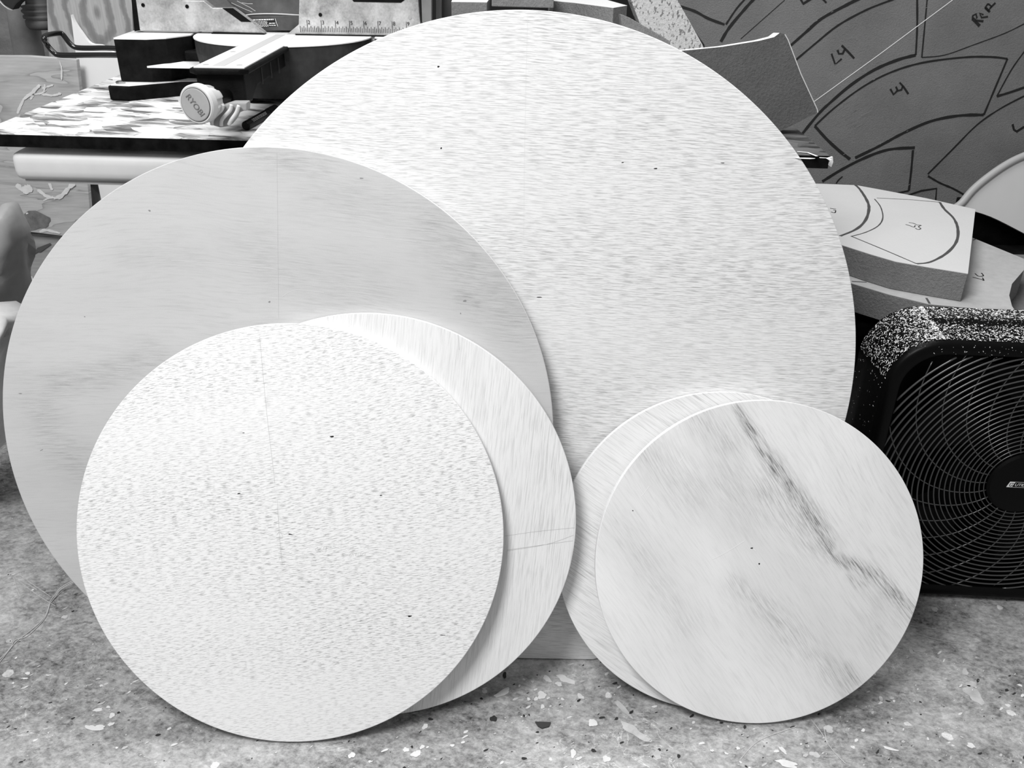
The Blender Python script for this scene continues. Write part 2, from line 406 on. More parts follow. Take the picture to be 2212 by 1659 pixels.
# figure maps: darker heartwood bands drawn as distance to curves (the colour of the veneer itself)
def fig_from(lines, lp):
    segs = []
    for L, wd, st in lines:
        P = [lp(x, y) for x, y in L]
        for i in range(len(P) - 1):
            w0 = wd[i] if isinstance(wd, list) else wd; w1 = wd[i + 1] if isinstance(wd, list) else wd
            segs.append((P[i].x, P[i].y, P[i + 1].x, P[i + 1].y, w0 * .00055 * 1.5, w1 * .00055 * 1.5, st))
    def f(x, y):
        best = 0
        for ax, ay, bx, by, w0, w1, st in segs:
            dx, dy = bx - ax, by - ay; t = max(0, min(1, ((x - ax) * dx + (y - ay) * dy) / (dx * dx + dy * dy + 1e-12)))
            d = math.hypot(x - ax - t * dx, y - ay - t * dy); w_ = w0 + (w1 - w0) * t
            v = st * math.exp(-(d / w_) ** 2)
            if v > best: best = v
        return best
    return f
def pre(cc, n, u):
    n = V(n).normalized(); u = V(u).normalized(); M_ = basis(u.cross(n), u, n, cc).inverted()
    return lambda x, y: M_ @ on(x, y, cc, n)
gB = ((-.34602, 1.11587, .39484), (-.01593, -.95984, .28011), (.00465, .28007, .95997))
figB = fig_from([([(560, 325), (600, 345), (700, 360)], 28, .8), ([(120, 830), (220, 810), (330, 770)], 30, .8), ([(90, 880), (110, 950), (190, 1010)], 40, .8), ([(540, 520), (620, 600), (800, 640)], 60, .5),
                 ([(940, 480), (1040, 600), (1120, 700)], 55, .9), ([(1000, 640), (1030, 660)], 16, 1.3), ([(700, 420), (850, 440)], 60, .5), ([(270, 550), (420, 560)], 30, .4)], pre(*gB))
B, lpB = disc('plywood_disc', *gB, .4078, WB, 'smooth darker grey plywood disc, second largest, at the left behind the two coarse-grained discs', figure=figB)
marks(B, lpB, [[(598, 330), (600, 480), (602, 690)]], plain('faint_line', .48, .8, .1), .00022)
marks(B, lpB, [[(370, 562), (480, 570), (600, 582)], [(760, 508), (820, 514), (900, 522)], [(610, 640), (640, 626), (700, 632)]], plain('pale_scratch', .66, .7, .2), .0006, 'pale_scratch')
knots(B, lpB, [(582, 652, 3, 2, 0), (1004, 650, 4, 2.5, 0), (323, 455, 3, 2, 0), (781, 385, 4, 1.5, 0), (183, 684, 1.5, 1.5, 0), (44, 850, 5, 1, 0), (90, 972, 4, 1, .4), (995, 677, 1.5, 1.5, 0)], GREYPIT)
D, lpD = disc('plywood_disc', (-.20642, 1.04621, .28827), (-.00669, -.93661, .3503), (.0025, .3503, .93664), .30328, WD,
              'pale plywood disc with upright grain, standing behind the front left disc')
marks(D, lpD, [[(1090, 1158), (1160, 1148), (1241, 1140)], [(1095, 1190), (1180, 1176), (1239, 1156)], [(1095, 1188), (1180, 1176), (1238, 1168)], [(989, 722), (991, 738), (992, 756)]], PENCILD, .00035)
gC = ((-.31327, 1.01185, .2837), (.01993, -.91468, .40369), (-.00879, .4036, .91489))
C, lpC = disc('plywood_disc', *gC, .3048, WC, 'brightest plywood disc with coarse level grain, front left of the group')
marks(C, lpC, [[(561, 728), (575, 880), (590, 1010), (594, 1045)], [(599, 1080), (604, 1160), (610, 1220)], [(598, 1156), (602, 1150), (607, 1151), (611, 1160), (604, 1163), (597, 1160)],
               [(687, 1182), (681, 1187), (686, 1190), (693, 1184)], [(700, 1181), (698, 1187), (706, 1185), (705, 1180), (704, 1190)], [(715, 1180), (714, 1182)], [(721, 1179), (720, 1181)],
               [(747, 1194), (739, 1197), (745, 1201), (752, 1198)], [(754, 1201), (760, 1194), (764, 1201)], [(770, 1194), (768, 1201), (774, 1201)], [(780, 1194), (779, 1201), (786, 1194)], [(789, 1195), (788, 1201)]], PENCILD, .00030)
knots(C, lpC, [(717, 943, 6, 1.8, .1), (526, 935, 2.5, 1, 0), (516, 1066, 4, 1.3, .1), (823, 1070, 4, 1, 0), (627, 1154, 5, 1.5, -.2), (885, 1331, 5, 2, .3), (956, 1372, 7, 1, 0)], DARKPIT)
E_, lpE = disc('plywood_disc', (.31603, 1.05525, .22987), (-.01682, -.92014, .39122), (.00715, .39115, .9203), .24468, WE,
               'small plywood disc with slanting grain, mostly hidden behind the front right disc')
gF = ((.37196, 1.03328, .22905), (.01547, -.91703, .39852), (-.00672, .39846, .91716))
figF = fig_from([([(1590, 880), (1625, 935), (1680, 1020), (1740, 1100), (1785, 1160), (1795, 1190)], [7, 12, 17, 20, 18, 9], 1.0), ([(1770, 1165), (1800, 1205), (1850, 1222), (1900, 1250), (1970, 1325)], [6, 12, 14, 14, 15], .95),
                 ([(1835, 1245), (1850, 1262), (1870, 1262)], 9, .5), ([(1650, 1050), (1720, 1130), (1770, 1180)], 34, .42), ([(1590, 1260), (1700, 1360), (1830, 1490)], [22, 34, 22], .38), ([(1830, 1440), (1850, 1475)], 10, .6),
                 ([(1510, 900), (1580, 960)], 40, .3), ([(1400, 970), (1500, 1060)], 45, .28), ([(1560, 1030), (1640, 1110)], 40, .26), ([(1330, 1130), (1480, 1350)], 26, .2), ([(1860, 1260), (1960, 1350)], 25, .2), ([(1880, 1330), (1900, 1400)], 22, .22)], pre(*gF))
F_, lpF = disc('plywood_disc', *gF, .24453, WF, 'plywood disc with a dark diagonal heartwood streak, front right of the group', figure=figF)
knots(F_, lpF, [(1624, 1184, 3, 2, 0), (1640, 1218, 2.5, 2, 0), (1367, 1103, 1.5, 1.5, 0)], DARKPIT)
marks(F_, lpF, [[(1539, 1208), (1570, 1192), (1608, 1168)], [(1385, 1072), (1392, 1064), (1402, 1050)], [(1463, 928), (1465, 922), (1464, 916)], [(1467, 997), (1476, 988)], [(1625, 1184), (1633, 1190)]], plain('pale_scar', .86, .7, .2), .0009, 'pale_scar')
# ------------------------------------------------------------------ folding table with an OSB sheet on top
tt = thing('folding_table', 'white plastic folding table under the flake board, its rounded lip showing at the left', 'table', (-.17, 1.58, 0))
bm = NB(); prism(bm, [(-.758, 1.318, .708), (.36, 1.275, .708), (.36, 1.90, .708), (-.758, 1.90, .708)], (0, 0, .0432), .016, 4); obj('tabletop', bm, WPLAST, tt, smooth=True)
bm = NB(); prism(bm, [(-.745, 1.325, .704), (.35, 1.285, .704), (.35, 1.89, .704), (-.745, 1.89, .704)], (0, 0, .006)); obj('underside_rim', bm, GPLAST2, tt)
for x in (-.605, .30):
    for y in (1.40, 1.82):
        bm = NB(); tube(bm, [(x, y, 0), (x, y, .69), (x, y, .705)], .018, 14); obj('leg', bm, BLACK, tt, smooth=True)
    bm = NB(); tube(bm, [(x, 1.40, .25), (x, 1.82, .25)], .010, 10); obj('crossbar', bm, BLACK, tt)
def osb():
    M = NT('flake_board'); M.rough(.6, .3)
    v = M.mapping(.25, (1, 1, 1)); wn = M.noise(v, 7, 3, .5)
    add = M.n('ShaderNodeVectorMath', operation='ADD'); sc = M.n('ShaderNodeVectorMath', operation='SCALE'); sc.inputs['Scale'].default_value = .05
    M.l(wn.outputs['Color'], sc.inputs[0]); M.l(v, add.inputs[0]); M.l(sc.outputs[0], add.inputs[1])
    a = M.n('ShaderNodeTexVoronoi'); a.inputs['Scale'].default_value = 1; M.l(M.mapping(0, (24, 40, 1), add.outputs[0]), a.inputs['Vector'])
    b = M.n('ShaderNodeTexVoronoi'); b.inputs['Scale'].default_value = 1; M.l(M.mapping(-.75, (20, 46, 1), add.outputs[0]), b.inputs['Vector'])
    s1 = M.n('ShaderNodeSeparateColor'); M.l(a.outputs['Color'], s1.inputs[0]); s2 = M.n('ShaderNodeSeparateColor'); M.l(b.outputs['Color'], s2.inputs[0])
    fl_ = M.math('ADD', M.math('MULTIPLY', s1.outputs[0], .5), M.math('MULTIPLY', s2.outputs[0], .5))
    n = M.noise(M.mapping(.25, (16, 60, 1), add.outputs[0]), 1, 6, .7); f = M.math('ADD', M.math('MULTIPLY', fl_, .42), M.math('MULTIPLY', n.outputs[0], .62))
    c = M.ramp(f, [(.34, .10), (.43, .30), (.50, .58), (.64, .80)])
    sep = M.n('ShaderNodeSeparateXYZ'); M.l(M.tc.outputs['Object'], sep.inputs[0])
    dk = M.ramp(M.math('ADD', sep.outputs[0], M.math('MULTIPLY', wn.outputs[0], .1)), [(.50, 1), (.56, .16)])   # old dark paint at the right end
    mx = M.n('ShaderNodeMix', data_type='RGBA', blend_type='MULTIPLY'); mx.inputs[0].default_value = 1; M.l(c, mx.inputs[6]); M.l(dk, mx.inputs[7])
    M.l(mx.outputs[2], M.b.inputs['Base Color']); M.bump(fl_, .25, .001); return M.m
ob = thing('flake_board', 'thick flake board with black painted edges lying on the folding table', 'board', (-.17, 1.58, .76))
FL, FR, BR, BL = V((-.796, 1.316, .762)), V((.446, 1.262, .762)), V((.456, 1.93, .762)), V((-.80, 1.93, .762))
bm = NB(); prism(bm, [FL, FR, BR, BL], (0, 0, .018), .0012, 1); obj('board_panel', bm, osb(), ob)
bm = NB(); prism(bm, [FL + V((0, -.0016, -.001)), FR + V((0, -.0016, -.001)), FR + V((0, .001, -.001)), FL + V((0, .001, -.001))], (0, 0, .0175)); q = obj('painted_edge', bm, plain('black_edge_paint', .004, .6, .1, .004, 60), ob); q['label'] = 'black painted edge of the board'
for x in (-.6, .3):
    bm = NB(); box(bm, (x - .03, 1.36, .7515), (x + .03, 1.88, .762)); obj('spacer_strip', bm, CASTBLK, ob)
# dried glue on the right hand corner
bm = NB()
for P in ([(1722, 328), (1745, 330), (1765, 338)], [(1770, 341), (1788, 342), (1795, 346)]):
    ribbon(bm, [atz(x, y, .7805) for x, y in P], .004, (0, 0, 1), .0004)
blob(bm, tuple(atz(1740, 343, .7805))[:2], .012, .004, -.1, 12, .7812)
o = obj('glue_smear', bm, PAINTW, ob)
bm = NB(); prism(bm, [aty(1786, 343, 1.248), aty(1799, 339, 1.248), aty(1800, 350, 1.248), aty(1796, 361, 1.248), aty(1791, 358, 1.248), aty(1793, 348, 1.248)], (0, .004, 0)); obj('glue_drip', bm, PAINTW, ob)
# ------------------------------------------------------------------ mitre saw
ZB, ZT = .7805, .878
FY = 1.695
ms = thing('mitre_saw', 'black mitre saw with pale metal fences and a grey round knob on the board', 'saw', (-.42, 1.68, ZB))
cx = -.42
def mir(P): return [(2 * cx - x, y) for x, y in P][::-1]
wing = [(-.697, 1.618), (-.640, 1.618), (-.612, 1.634), (-.600, 1.655), (-.584, 1.682), (-.586, 1.75), (-.705, 1.75)]
foot = [(-.706, 1.580), (-.672, 1.575), (-.600, 1.630), (-.50, 1.650), (-.50, 1.76), (-.712, 1.76)]
for nm, F0 in (('base_foot', foot), ('base_foot', mir(foot))):
    bm = NB(); prism(bm, [(x, y, ZB) for x, y in F0], (0, 0, .024), .003); obj(nm, bm, CASTBLK, ms)
FOOTTOP = plain('pale_cast_top', .8, .55, .3, .1, 40)  # pale layer, much lighter than the black foot below
for F0 in (foot, mir(foot)):
    bm = NB(); prism(bm, [(cx + (x - cx) * .985, y + .003, ZB + .024) for x, y in F0], (0, 0, .0008)); obj('foot_top', bm, FOOTTOP, ms)
for F0 in (wing, mir(wing)):
    bm = NB(); prism(bm, [(x, y, ZB + .02) for x, y in F0], (0, 0, ZT - ZB - .0225), .0015); obj('base_wing', bm, CASTBLK, ms)
    bm = NB(); prism(bm, [(x, y, ZT - .0028) for x, y in F0], (0, 0, .0028), .0008); q = obj('wing_top', bm, STEEL, ms); q['label'] = 'bare metal top of the base wing'
bm = NB(); prism(bm, [(-.60, 1.665, ZB + .002), (-.24, 1.665, ZB + .002), (-.24, 1.78, ZB + .002), (-.60, 1.78, ZB + .002)], (0, 0, .07), .004); obj('base_body', bm, CASTBLK, ms)
# small ledges on the left wing
bm = NB(); prism(bm, [(-.64, 1.60, .832), (-.545, 1.60, .832), (-.545, 1.66, .832), (-.60, 1.66, .832)], (0, 0, .003)); obj('wing_ledge', bm, FOOTTOP, ms)
bm = NB(); lathe(bm, [(.0075, 0), (.008, .001), (.008, .004), (.006, .005)], (-.690, 1.598, ZB + .0248), (0, 0, 1), 6); obj('mounting_bolt', bm, plain('chrome', .5, .2, .5, metal=1), ms)
# turntable with arm
bm = NB(); lathe(bm, [(.140, 0), (.150, .02), (.1565, ZT - ZB - .034), (.1565, ZT - ZB - .013)], (cx, FY + .005, ZB + .01), (0, 0, 1), 72); obj('turntable', bm, plain('turntable_grey', .028, .6, .25, .012, 30), ms, smooth=False)
bm = NB(); lathe(bm, [(.158, 0), (.158, .0018), (.157, .0024)], (cx, FY + .005, ZT - .0022), (0, 0, 1), 72); q = obj('turntable_top', bm, STEEL, ms); q['label'] = 'bare metal top of the turntable'
AX0, AX1 = -.463, -.379
bm = NB()
zab = aty(535, 221, 1.305).z; prism(bm, [(AX0 + .008, 1.305, ZT - .006), (AX0 + .008, 1.305, zab), (AX0 + .008, 1.335, zab - .004), (AX0 + .008, 1.37, zab + .012), (AX0 + .008, 1.60, zab + .014), (AX0 + .008, 1.60, ZT - .006)], (AX1 - AX0 - .016, 0, 0), .003); obj('mitre_arm', bm, CASTBLK, ms)
bm = NB(); prism(bm, [(AX0, 1.305, ZT - .008), (AX0 + .010, 1.296, ZT - .008), (AX1 - .010, 1.296, ZT - .008), (AX1, 1.305, ZT - .008), (AX1, 1.60, ZT - .008), (AX0, 1.60, ZT - .008)], (0, 0, .0075), .0025); obj('arm_rim', bm, CASTBLK, ms)
bm = NB(); prism(bm, [(AX0 + .006, 1.306, ZT - .001), (AX1 - .006, 1.306, ZT - .001), (AX1 - .006, 1.55, ZT - .001), (AX1 - .020, 1.695, ZT - .001), (AX0 + .014, 1.695, ZT - .001), (AX0 + .006, 1.55, ZT - .001)], (0, 0, .0022), .0006); kp = obj('kerf_plate', bm, STEEL, ms)
bm = NB(); prism(bm, [(cx - .013, 1.315, ZT + .0012), (cx + .004, 1.315, ZT + .0012), (cx + .004, 1.685, ZT + .0012), (cx - .013, 1.685, ZT + .0012)], (0, 0, .0004)); q = obj('kerf_strip', bm, plain('worn_kerf_strip', .45, .6, .3), kp); q['label'] = 'worn grey strip along the plate'
for x, y in ((AX0 + .018, 1.325), (AX1 - .018, 1.325), (AX0 + .018, 1.46), (AX1 - .018, 1.46)):
    bm = NB(); lathe(bm, [(.0045, 0), (.004, .0006)], (x, y, ZT + .0012), (0, 0, 1), 14); obj('screw', bm, GPLAST2, kp)
# rib on the right hand arm face
RIBM = plain('arm_rib_grey', .05, .6, .2)
for y in (1.395, 1.45, 1.50):
    bm = NB(); box(bm, (AX1 - .0085, y, .842), (AX1 - .0065, y + .002, ZT - .012)); obj('arm_rib', bm, RIBM, ms)
# knob
kc = aty(423, 226, 1.235)
kn = bpy.data.objects.new('lock_knob', None)
bm = NB(); N = 72; kt = math.radians(16); KA = V((math.sin(kt), math.cos(kt), 0)); KX = V((math.cos(kt), -math.sin(kt), 0))
prof = [(.0245, 0), (.0262, .002), (.0265, .012), (.0245, .014), (.0205, .034), (.018, .040)]
rings = []
for r, t in prof:
    ring = []
    for k in range(N):
        a = 2 * math.pi * k / N
        rr = r
        if .013 < t: rr = r * (1 - .11 * (1 if math.cos(6 * a) > .25 else 0))
        ring.append(bm.verts.new(kc + KX * (rr * math.cos(a)) + KA * t + V((0, 0, rr * math.sin(a)))))
    rings.append(ring)
for A_, B_ in zip(rings, rings[1:]):
    for k in range(N): bm.faces.new((A_[k], A_[(k + 1) % N], B_[(k + 1) % N], B_[k]))
bm.faces.new(rings[0]); bm.faces.new(rings[-1][::-1])
kn = obj('lock_knob', bm, WPLAST, ms, origin=kc)
bm = NB(); lathe(bm, [(.0218, 0), (.0218, .0012), (.0205, .0016)], kc, -KA, 48); kf = obj('knob_face', bm, GPLAST2, kn)
bm = NB(); lathe(bm, [(.0226, 0), (.0226, .0006)], kc, -KA, 48); obj('knob_ring_groove', bm, MARKG, kn)
bm = NB(); a = math.radians(-52)
X_ = KX * math.cos(a) + V((0, 0, math.sin(a))); Y_ = -KX * math.sin(a) + V((0, 0, math.cos(a)))
text_bm(bm, 'RYOBI', .0118, basis(X_, Y_, -KA, kc - KA * .0019 - Y_ * .0040), .0004, .12, 'CENTER')
q = obj('knob_lettering', bm, plain('knob_letter_grey', .17, .5, .3), kn)
bm = NB(); lathe(bm, [(.010, 0), (.010, .05)], kc + KA * .036, KA, 20); obj('knob_shaft', bm, BLACK, ms)
# detent lever under the arm with three curved ribs
lv = aty(490, 262, 1.27)
bm = NB(); L0 = [aty(x, y, 1.262) for x, y in ((448, 258), (455, 270), (475, 276), (495, 273), (507, 258), (512, 246), (525, 240), (533, 240), (533, 222), (500, 222), (470, 232))]
prism(bm, L0, (0, .020, 0), .002); obj('detent_lever', bm, plain('lever_grey_plastic', .30, .5, .4), ms)  # one even grey for the lever
for P in ([(482, 226), (478, 238), (460, 256), (458, 270)], [(500, 226), (497, 238), (480, 258), (478, 272)], [(516, 228), (510, 244), (499, 260), (494, 270)]):
    bm = NB(); tube(bm, smoothline([aty(x, y, 1.257) for x, y in P], 5), .0026, 8); obj('lever_rib', bm, WPLAST, ms, smooth=True)
# fences
METALF = None
def fence_mat():
    M = NT('scuffed_cast_fence'); M.rough(.38, .5); M.b.inputs['Metallic'].default_value = .35
    n = M.noise(M.mapping(0, (1, 1, 1)), 22, 5, .6); n2 = M.noise(M.mapping(0, (300, 40, 300)), 1, 2)
    f = M.math('ADD', n.outputs[0], M.math('MULTIPLY', M.math('SUBTRACT', n2.outputs[0], .5), .25))
    M.l(M.ramp(f, [(.3, .22), (.55, .5), (.7, .66)]), M.b.inputs['Base Color']); return M.m
FM = fence_mat()
P_ = lambda L, y=FY: [aty(x, yy, y) for x, yy in L]
bm = NB(); prism(bm, P_([(302, 65), (572, 72), (543, 47), (503, 17.5), (459, 17), (440, 2), (395, 1), (388, -70), (284, -70)]), (0, .018, 0), .0012); fe = obj('fence_left', bm, FM, ms); fe.name = 'fence'
bm = NB(); prism(bm, P_([(480, 17.5), (503, 17.5), (543.5, 47.5), (521, 47)], FY - .0008), (0, .0006, 0)); obj('fence_slot', bm, BLACK, fe)
for x, y in ((309, 11), (404, 14)):
    bm = NB(); c = aty(x, y, FY - .0006); lathe(bm, [(.0032, 0), (.0032, .0006)], c, (0, -1, 0), 16); obj('fence_hole', bm, BLACK, fe)
bm = NB(); prism(bm, P_([(618, 75.5), (645, 53), (648, -70), (898, -70), (907, 46), (925, 92), (925, 120), (860, 95)]), (0, .018, 0), .0012); f2 = obj('fence', bm, FM, ms)
bm = NB(); prism(bm, P_([(757, -20), (758, -4), (764, 4), (866, 6), (874, 0), (874, -20)], FY - .0008), (0, .0006, 0)); obj('fence_slot', bm, BLACK, f2)
for x, y, mt in ((692, 32, BLACK), (885, 38, GPLAST2)):
    bm = NB(); c = aty(x, y, FY - .0006); lathe(bm, [(.0032, 0), (.0032, .0006)], c, (0, -1, 0), 16); obj('fence_hole', bm, mt, f2)
# ruler print on the right fence, one inch = 25.4 mm
rb = NB(); p2 = aty(665, 69, FY); dirx = V((1, 0, 0)); zb = p2.z - .0006
x0 = p2.x
for k in range(-4, 68):
    x = x0 + k * .0254 / 8
    h_ = .0205 if k % 8 == 0 and k >= 0 else (.0105 if k % 2 == 0 else .0080)
    if k == -5: continue
    box(rb, (x - .0004, FY - .0007, zb + (.001 if k > -4 else 0)), (x + .0004, FY - .0003, zb + h_))
obj('ruler_ticks', rb, MARK, f2)['kind'] = 'stuff'
for i in range(9):
    bm = NB(); text_bm(bm, str(i + 2), .0092, basis((1, 0, 0), (0, 0, 1), (0, -1, 0), (x0 + i * .0254 + .0012, FY - .0006, zb + .0137)), .0001)
    obj('ruler_number', bm, MARK, f2)
# outer fence end, upright strip
bm = NB(); prism(bm, P_([(908, -70), (932, -70), (932, 120), (914, 120)], FY + .006), (0, .02, 0), .001); obj('fence_end', bm, plain('dull_metal', .2, .5, .4, .03, 30), ms)
# black strips drawn in as the dark gap below the fences
bm = NB(); prism(bm, [(-.55, FY - .004, ZT + .0003), (-.455, FY - .004, ZT + .0003), (-.455, FY + .01, ZT + .0003), (-.55, FY + .01, ZT + .0003)], (0, 0, .002)); prism(bm, [(-.40, FY - .004, ZT + .0003), (-.235, FY - .004, ZT + .0003), (-.235, FY + .01, ZT + .0003), (-.40, FY + .01, ZT + .0003)], (0, 0, .002)); obj('fence_gap_line', bm, BLACK, ms)
# black upright at the far left of the fence
bm = NB(); prism(bm, P_([(277, -70), (290, 68), (303, 66), (290, -70)], FY + .002), (0, .02, 0), .001); obj('fence_bracket', bm, CASTBLK, ms)
# blade guard
GUARD = plain('smoky_guard', .085, .25, .6, .03, 25)
gc = V((cx + .02, FY + .034, 1.0))
gd = NB(); PP = [gc + V((.158 * math.cos(math.radians(a)), 0, .118 * math.sin(math.radians(a)))) for a in range(180, 361, 10)] + [gc + V((.158, 0, .05)), gc + V((.1, 0, .10)), gc + V((-.1, 0, .10)), gc + V((-.158, 0, .05))]
prism(gd, PP, (0, .045, 0), .004); gu = obj('blade_guard', gd, GUARD, ms)
bm = NB(); L = smoothline([aty(x, y, FY + .0325) for x, y in ((510, 38), (530, 33), (560, 30), (600, 30), (650, 33))], 5); tube(bm, L, .0012, 6); obj('guard_lip', bm, GPLAST, gu)
bm = NB(); prism(bm, [aty(x, y, FY + .031) for x, y in ((512, 36), (648, 33), (648, 66), (560, 66))], (0, .003, 0), .0005); obj('lower_guard', bm, plain('lower_guard_grey', .06, .4, .5, .02, 50), gu)
lb = NB(); prism(lb, [aty(x, y, FY + .0300) for x, y in ((538, 42), (594, 40), (600, 56), (560, 58))], (0, .0008, 0)); lo = obj('warning_label', lb, MARK, gu)
bm = NB()
for r, (xa, xb, yy, th) in enumerate([(541, 592, 42, 2.6), (550, 577, 46.3, 1.2), (553, 578, 49, 1.2), (556, 577, 51.6, 1.2), (559, 584, 54.3, 1.2), (560, 580, 56.8, 1), (581, 595, 49.5, 1.8), (583, 596, 54, 1.6)]):
    x = xa
    while x < xb:
        l_ = min(random.uniform(2, 6), xb - x)
        prism(bm, [aty(x, yy - (x - xa) * .03, FY + .0298), aty(x + l_, yy - (x - xa) * .03, FY + .0298), aty(x + l_, yy + th - (x - xa) * .03, FY + .0298), aty(x, yy + th - (x - xa) * .03, FY + .0298)], (0, .0002, 0)); x += l_ + 1
obj('label_print', bm, WHITE, lo)
bm = NB(); ribbon(bm, [aty(x, y, FY + .0295) for x, y in ((594, 40), (600, 57))], .0008, (0, -1, 0), 0); obj('label_border', bm, WHITE, lo)
bm = NB()
for P in ([(500, 6), (530, 20), (545, 26)], [(512, 2), (540, 16), (552, 24)], [(522, 6), (536, 8), (546, 8)]): ribbon(bm, [aty(x, y, FY + .0335) for x, y in P], .0010, (0, -1, 0), .0003)
obj('guard_scratch', bm, GPLAST, gu)
bm = NB(); lathe(bm, [(.030, 0), (.045, .01), (.048, .11), (.040, .13)], (cx + .07, FY + .09, 1.03), (1, 0, .1), 32); obj('motor_housing', bm, BLACK, ms)
bm = NB(); prism(bm, [(cx - .05, 1.79, ZB + .03), (cx + .05, 1.79, ZB + .03), (cx + .03, 1.80, 1.02), (cx - .03, 1.80, 1.02)], (0, .05, 0), .004); obj('tilt_column', bm, CASTBLK, ms)
# wire extension handle
bm = NB()
zr = aty(240, 119, 1.64).z
F1 = [V((-.66, 1.64, zr)), aty(240, 119, 1.64), aty(180, 119, 1.64), aty(130, 119, 1.64), aty(116, 113, 1.64), aty(101, 96, 1.64), aty(95, 85, 1.625), aty(98, 78, 1.64), aty(112, 74, 1.67), aty(128, 72, 1.695), aty(136, 75, 1.70), aty(150, 93, 1.70), aty(160, 101, 1.70), aty(172, 103.5, 1.70), aty(200, 104, 1.70), aty(240, 104, 1.70), V((-.66, 1.70, zr))]
tube(bm, smoothline(F1, 5), .0046, 12); obj('extension_bar', bm, plain('gloss_black_rod', .008, .18, .6), ms, smooth=True)
# marker pen
pa, pb = atz(530, 272, .787), atz(640, 210, .787)
pn = thing('marker_pen', 'black marker pen lying on the flake board beside the saw', 'marker', (pa.x, pa.y, .7803))
ax = (pb - pa); ax.z = 0; ax.normalize()
bm = NB(); lathe(bm, [(.0052, 0), (.0066, .002), (.0068, .05), (.0068, .095), (.0062, .097)], pa, ax, 20); pbar = obj('pen_barrel', bm, BLACK, pn, smooth=False)
bm = NB(); lathe(bm, [(.0070, 0), (.0074, .002), (.0072, .036), (.005, .040)], pa + ax * .097, ax, 20); obj('pen_cap', bm, BLACK, pn)
bm = NB(); sd = ax.cross(V((0, 0, 1)))
nn = (V((0, 0, 1)) + sd * .9 * (1 if sd.y < 0 else -1)).normalized()
ss = nn.cross(ax)
for k, o_ in enumerate((-.0026, -.0008, .0010)):
    x = .018
    while x < .075:
        l_ = random.uniform(.003, .009); p0 = pa + ax * x + ss * o_ + nn * .0069; ribbon(bm, [p0, p0 + ax * l_], .0007, nn, .0001); x += l_ + .0015
obj('pen_print', bm, GPLAST2, pbar)
# ------------------------------------------------------------------ foam offcuts on the right half of the board
def slab(name, px, y, th, mat, label, cat='foam piece', edge=None, lean=0, zc=.9, group=None, feet=()):
    """slab standing with its face towards the camera: px polygon picked on a plane through y (at height zc) that leans back"""
    n = V((0, -math.cos(lean), math.sin(lean)))
    P = [on(x, yy, (0, y, zc), n) for x, yy in px]
    P += [V((x, y + (.7812 - zc) * math.tan(lean), .7812)) for x in feet]
    lo = min(P, key=lambda p: p.z)
    t = thing(name, label, cat, (sum(p.x for p in P) / len(P), lo.y, lo.z), group)
    bm = NB(); prism(bm, P, -n * th, .0008, 1)
    obj('foam_core', bm, edge or mat, t)
    if mat is not None and edge is not None:
        bm = NB(); bm.faces.new([bm.verts.new(p + n * .0006) for p in P]); f = obj('foam_skin', bm, mat, t)
    return t, n, P
SHADEB = plain('shade_black', .008, .7, .2)
# grey cut-off with a bright top edge
_t, _n, _P = slab('foam_offcut', [(1440, 112), (1490, 108), (1560, 101), (1640, 88), (1672, 80), (1684, 71), (1695, 74), (1702, 86), (1730, 160), (1765, 236), (1766, 243), (1684, 284), (1600, 284), (1500, 250)], 1.392, .034, FOAMG2, 'grey foam offcut with a bright curved top edge, leaning beside the marked foam sheet', edge=foam('bright_foam_edge', .8, .03, 200, .3), lean=.10, zc=.781)
bm = NB(); ribbon(bm, _P[6:11], .0014, _n, .0009); obj('torn_edge', bm, plain('torn_edge_white', .55, .9, .1), _t)
slab('foam_strip', [(1352, -30), (1445, -30), (1470, 12), (1517, 96), (1528, 130)], 1.72, .05, FOAMP, 'pale pitted foam strip slanting behind the large plywood disc', edge=FOAMP, lean=.1, feet=(.42, .28))
slab('foam_lath', [(1340, 30), (1360, 38), (1440, 84), (1448, 90), (1446, 115)], 1.60, .03, FOAMC, 'thin grey foam lath with speckled edge, by the right shoulder of the large disc', lean=.1, feet=(.28, .20))
def block(P, dz, name, label, mt, top, cat='foam piece'):
    z = P[0].z; t = thing(name, label, cat, (sum(p.x for p in P) / len(P), sum(p.y for p in P) / len(P), z - dz))
    bm = NB(); prism(bm, [p - V((0, 0, dz)) for p in P], (0, 0, dz - .0005), .0008, 1); obj('foam_core', bm, mt, t)
    bm = NB(); prism(bm, [p - V((0, 0, .0005)) for p in P], (0, 0, .0006)); obj('foam_skin', bm, top, t)
    return t
zf = .935
block([atz(1195, 2, zf), atz(1240, 6, zf), atz(1325, 17, zf), atz(1355, 12, zf), atz(1290, -6, zf), atz(1160, -22, zf)], .1538, 'foam_block', 'grey foam block with a pale top behind the crown of the large disc', FOAMC, FOAMW)
zf = .945
block([atz(975, 4, zf), atz(1052, 5, zf), atz(1060, -6, zf), atz(980, -8, zf)], .1638, 'foam_block', 'grey foam block with ragged face, between saw fence and crown of the large disc', FOAMC, FOAMW)
xa, xb = aty(1062, 10, 1.60).x, aty(1196, 10, 1.60).x
zs_ = aty(1130, 15, 1.60).z
t = thing('foam_slab', 'thin speckled foam slab lying across a dark foam block behind the large disc', 'foam piece', ((xa + xb) / 2, 1.68, zs_))
bm = NB(); prism(bm, [(xa, 1.60, zs_), (xb, 1.60, zs_ - .001), (xb, 1.78, zs_), (xa, 1.78, zs_)], (0, 0, .024), .001, 1); obj('foam_core', bm, FOAMC, t)
t = thing('foam_block', 'dark foam block under the thin speckled slab behind the large disc', 'foam piece', ((xa + xb) / 2, 1.69, .7812))
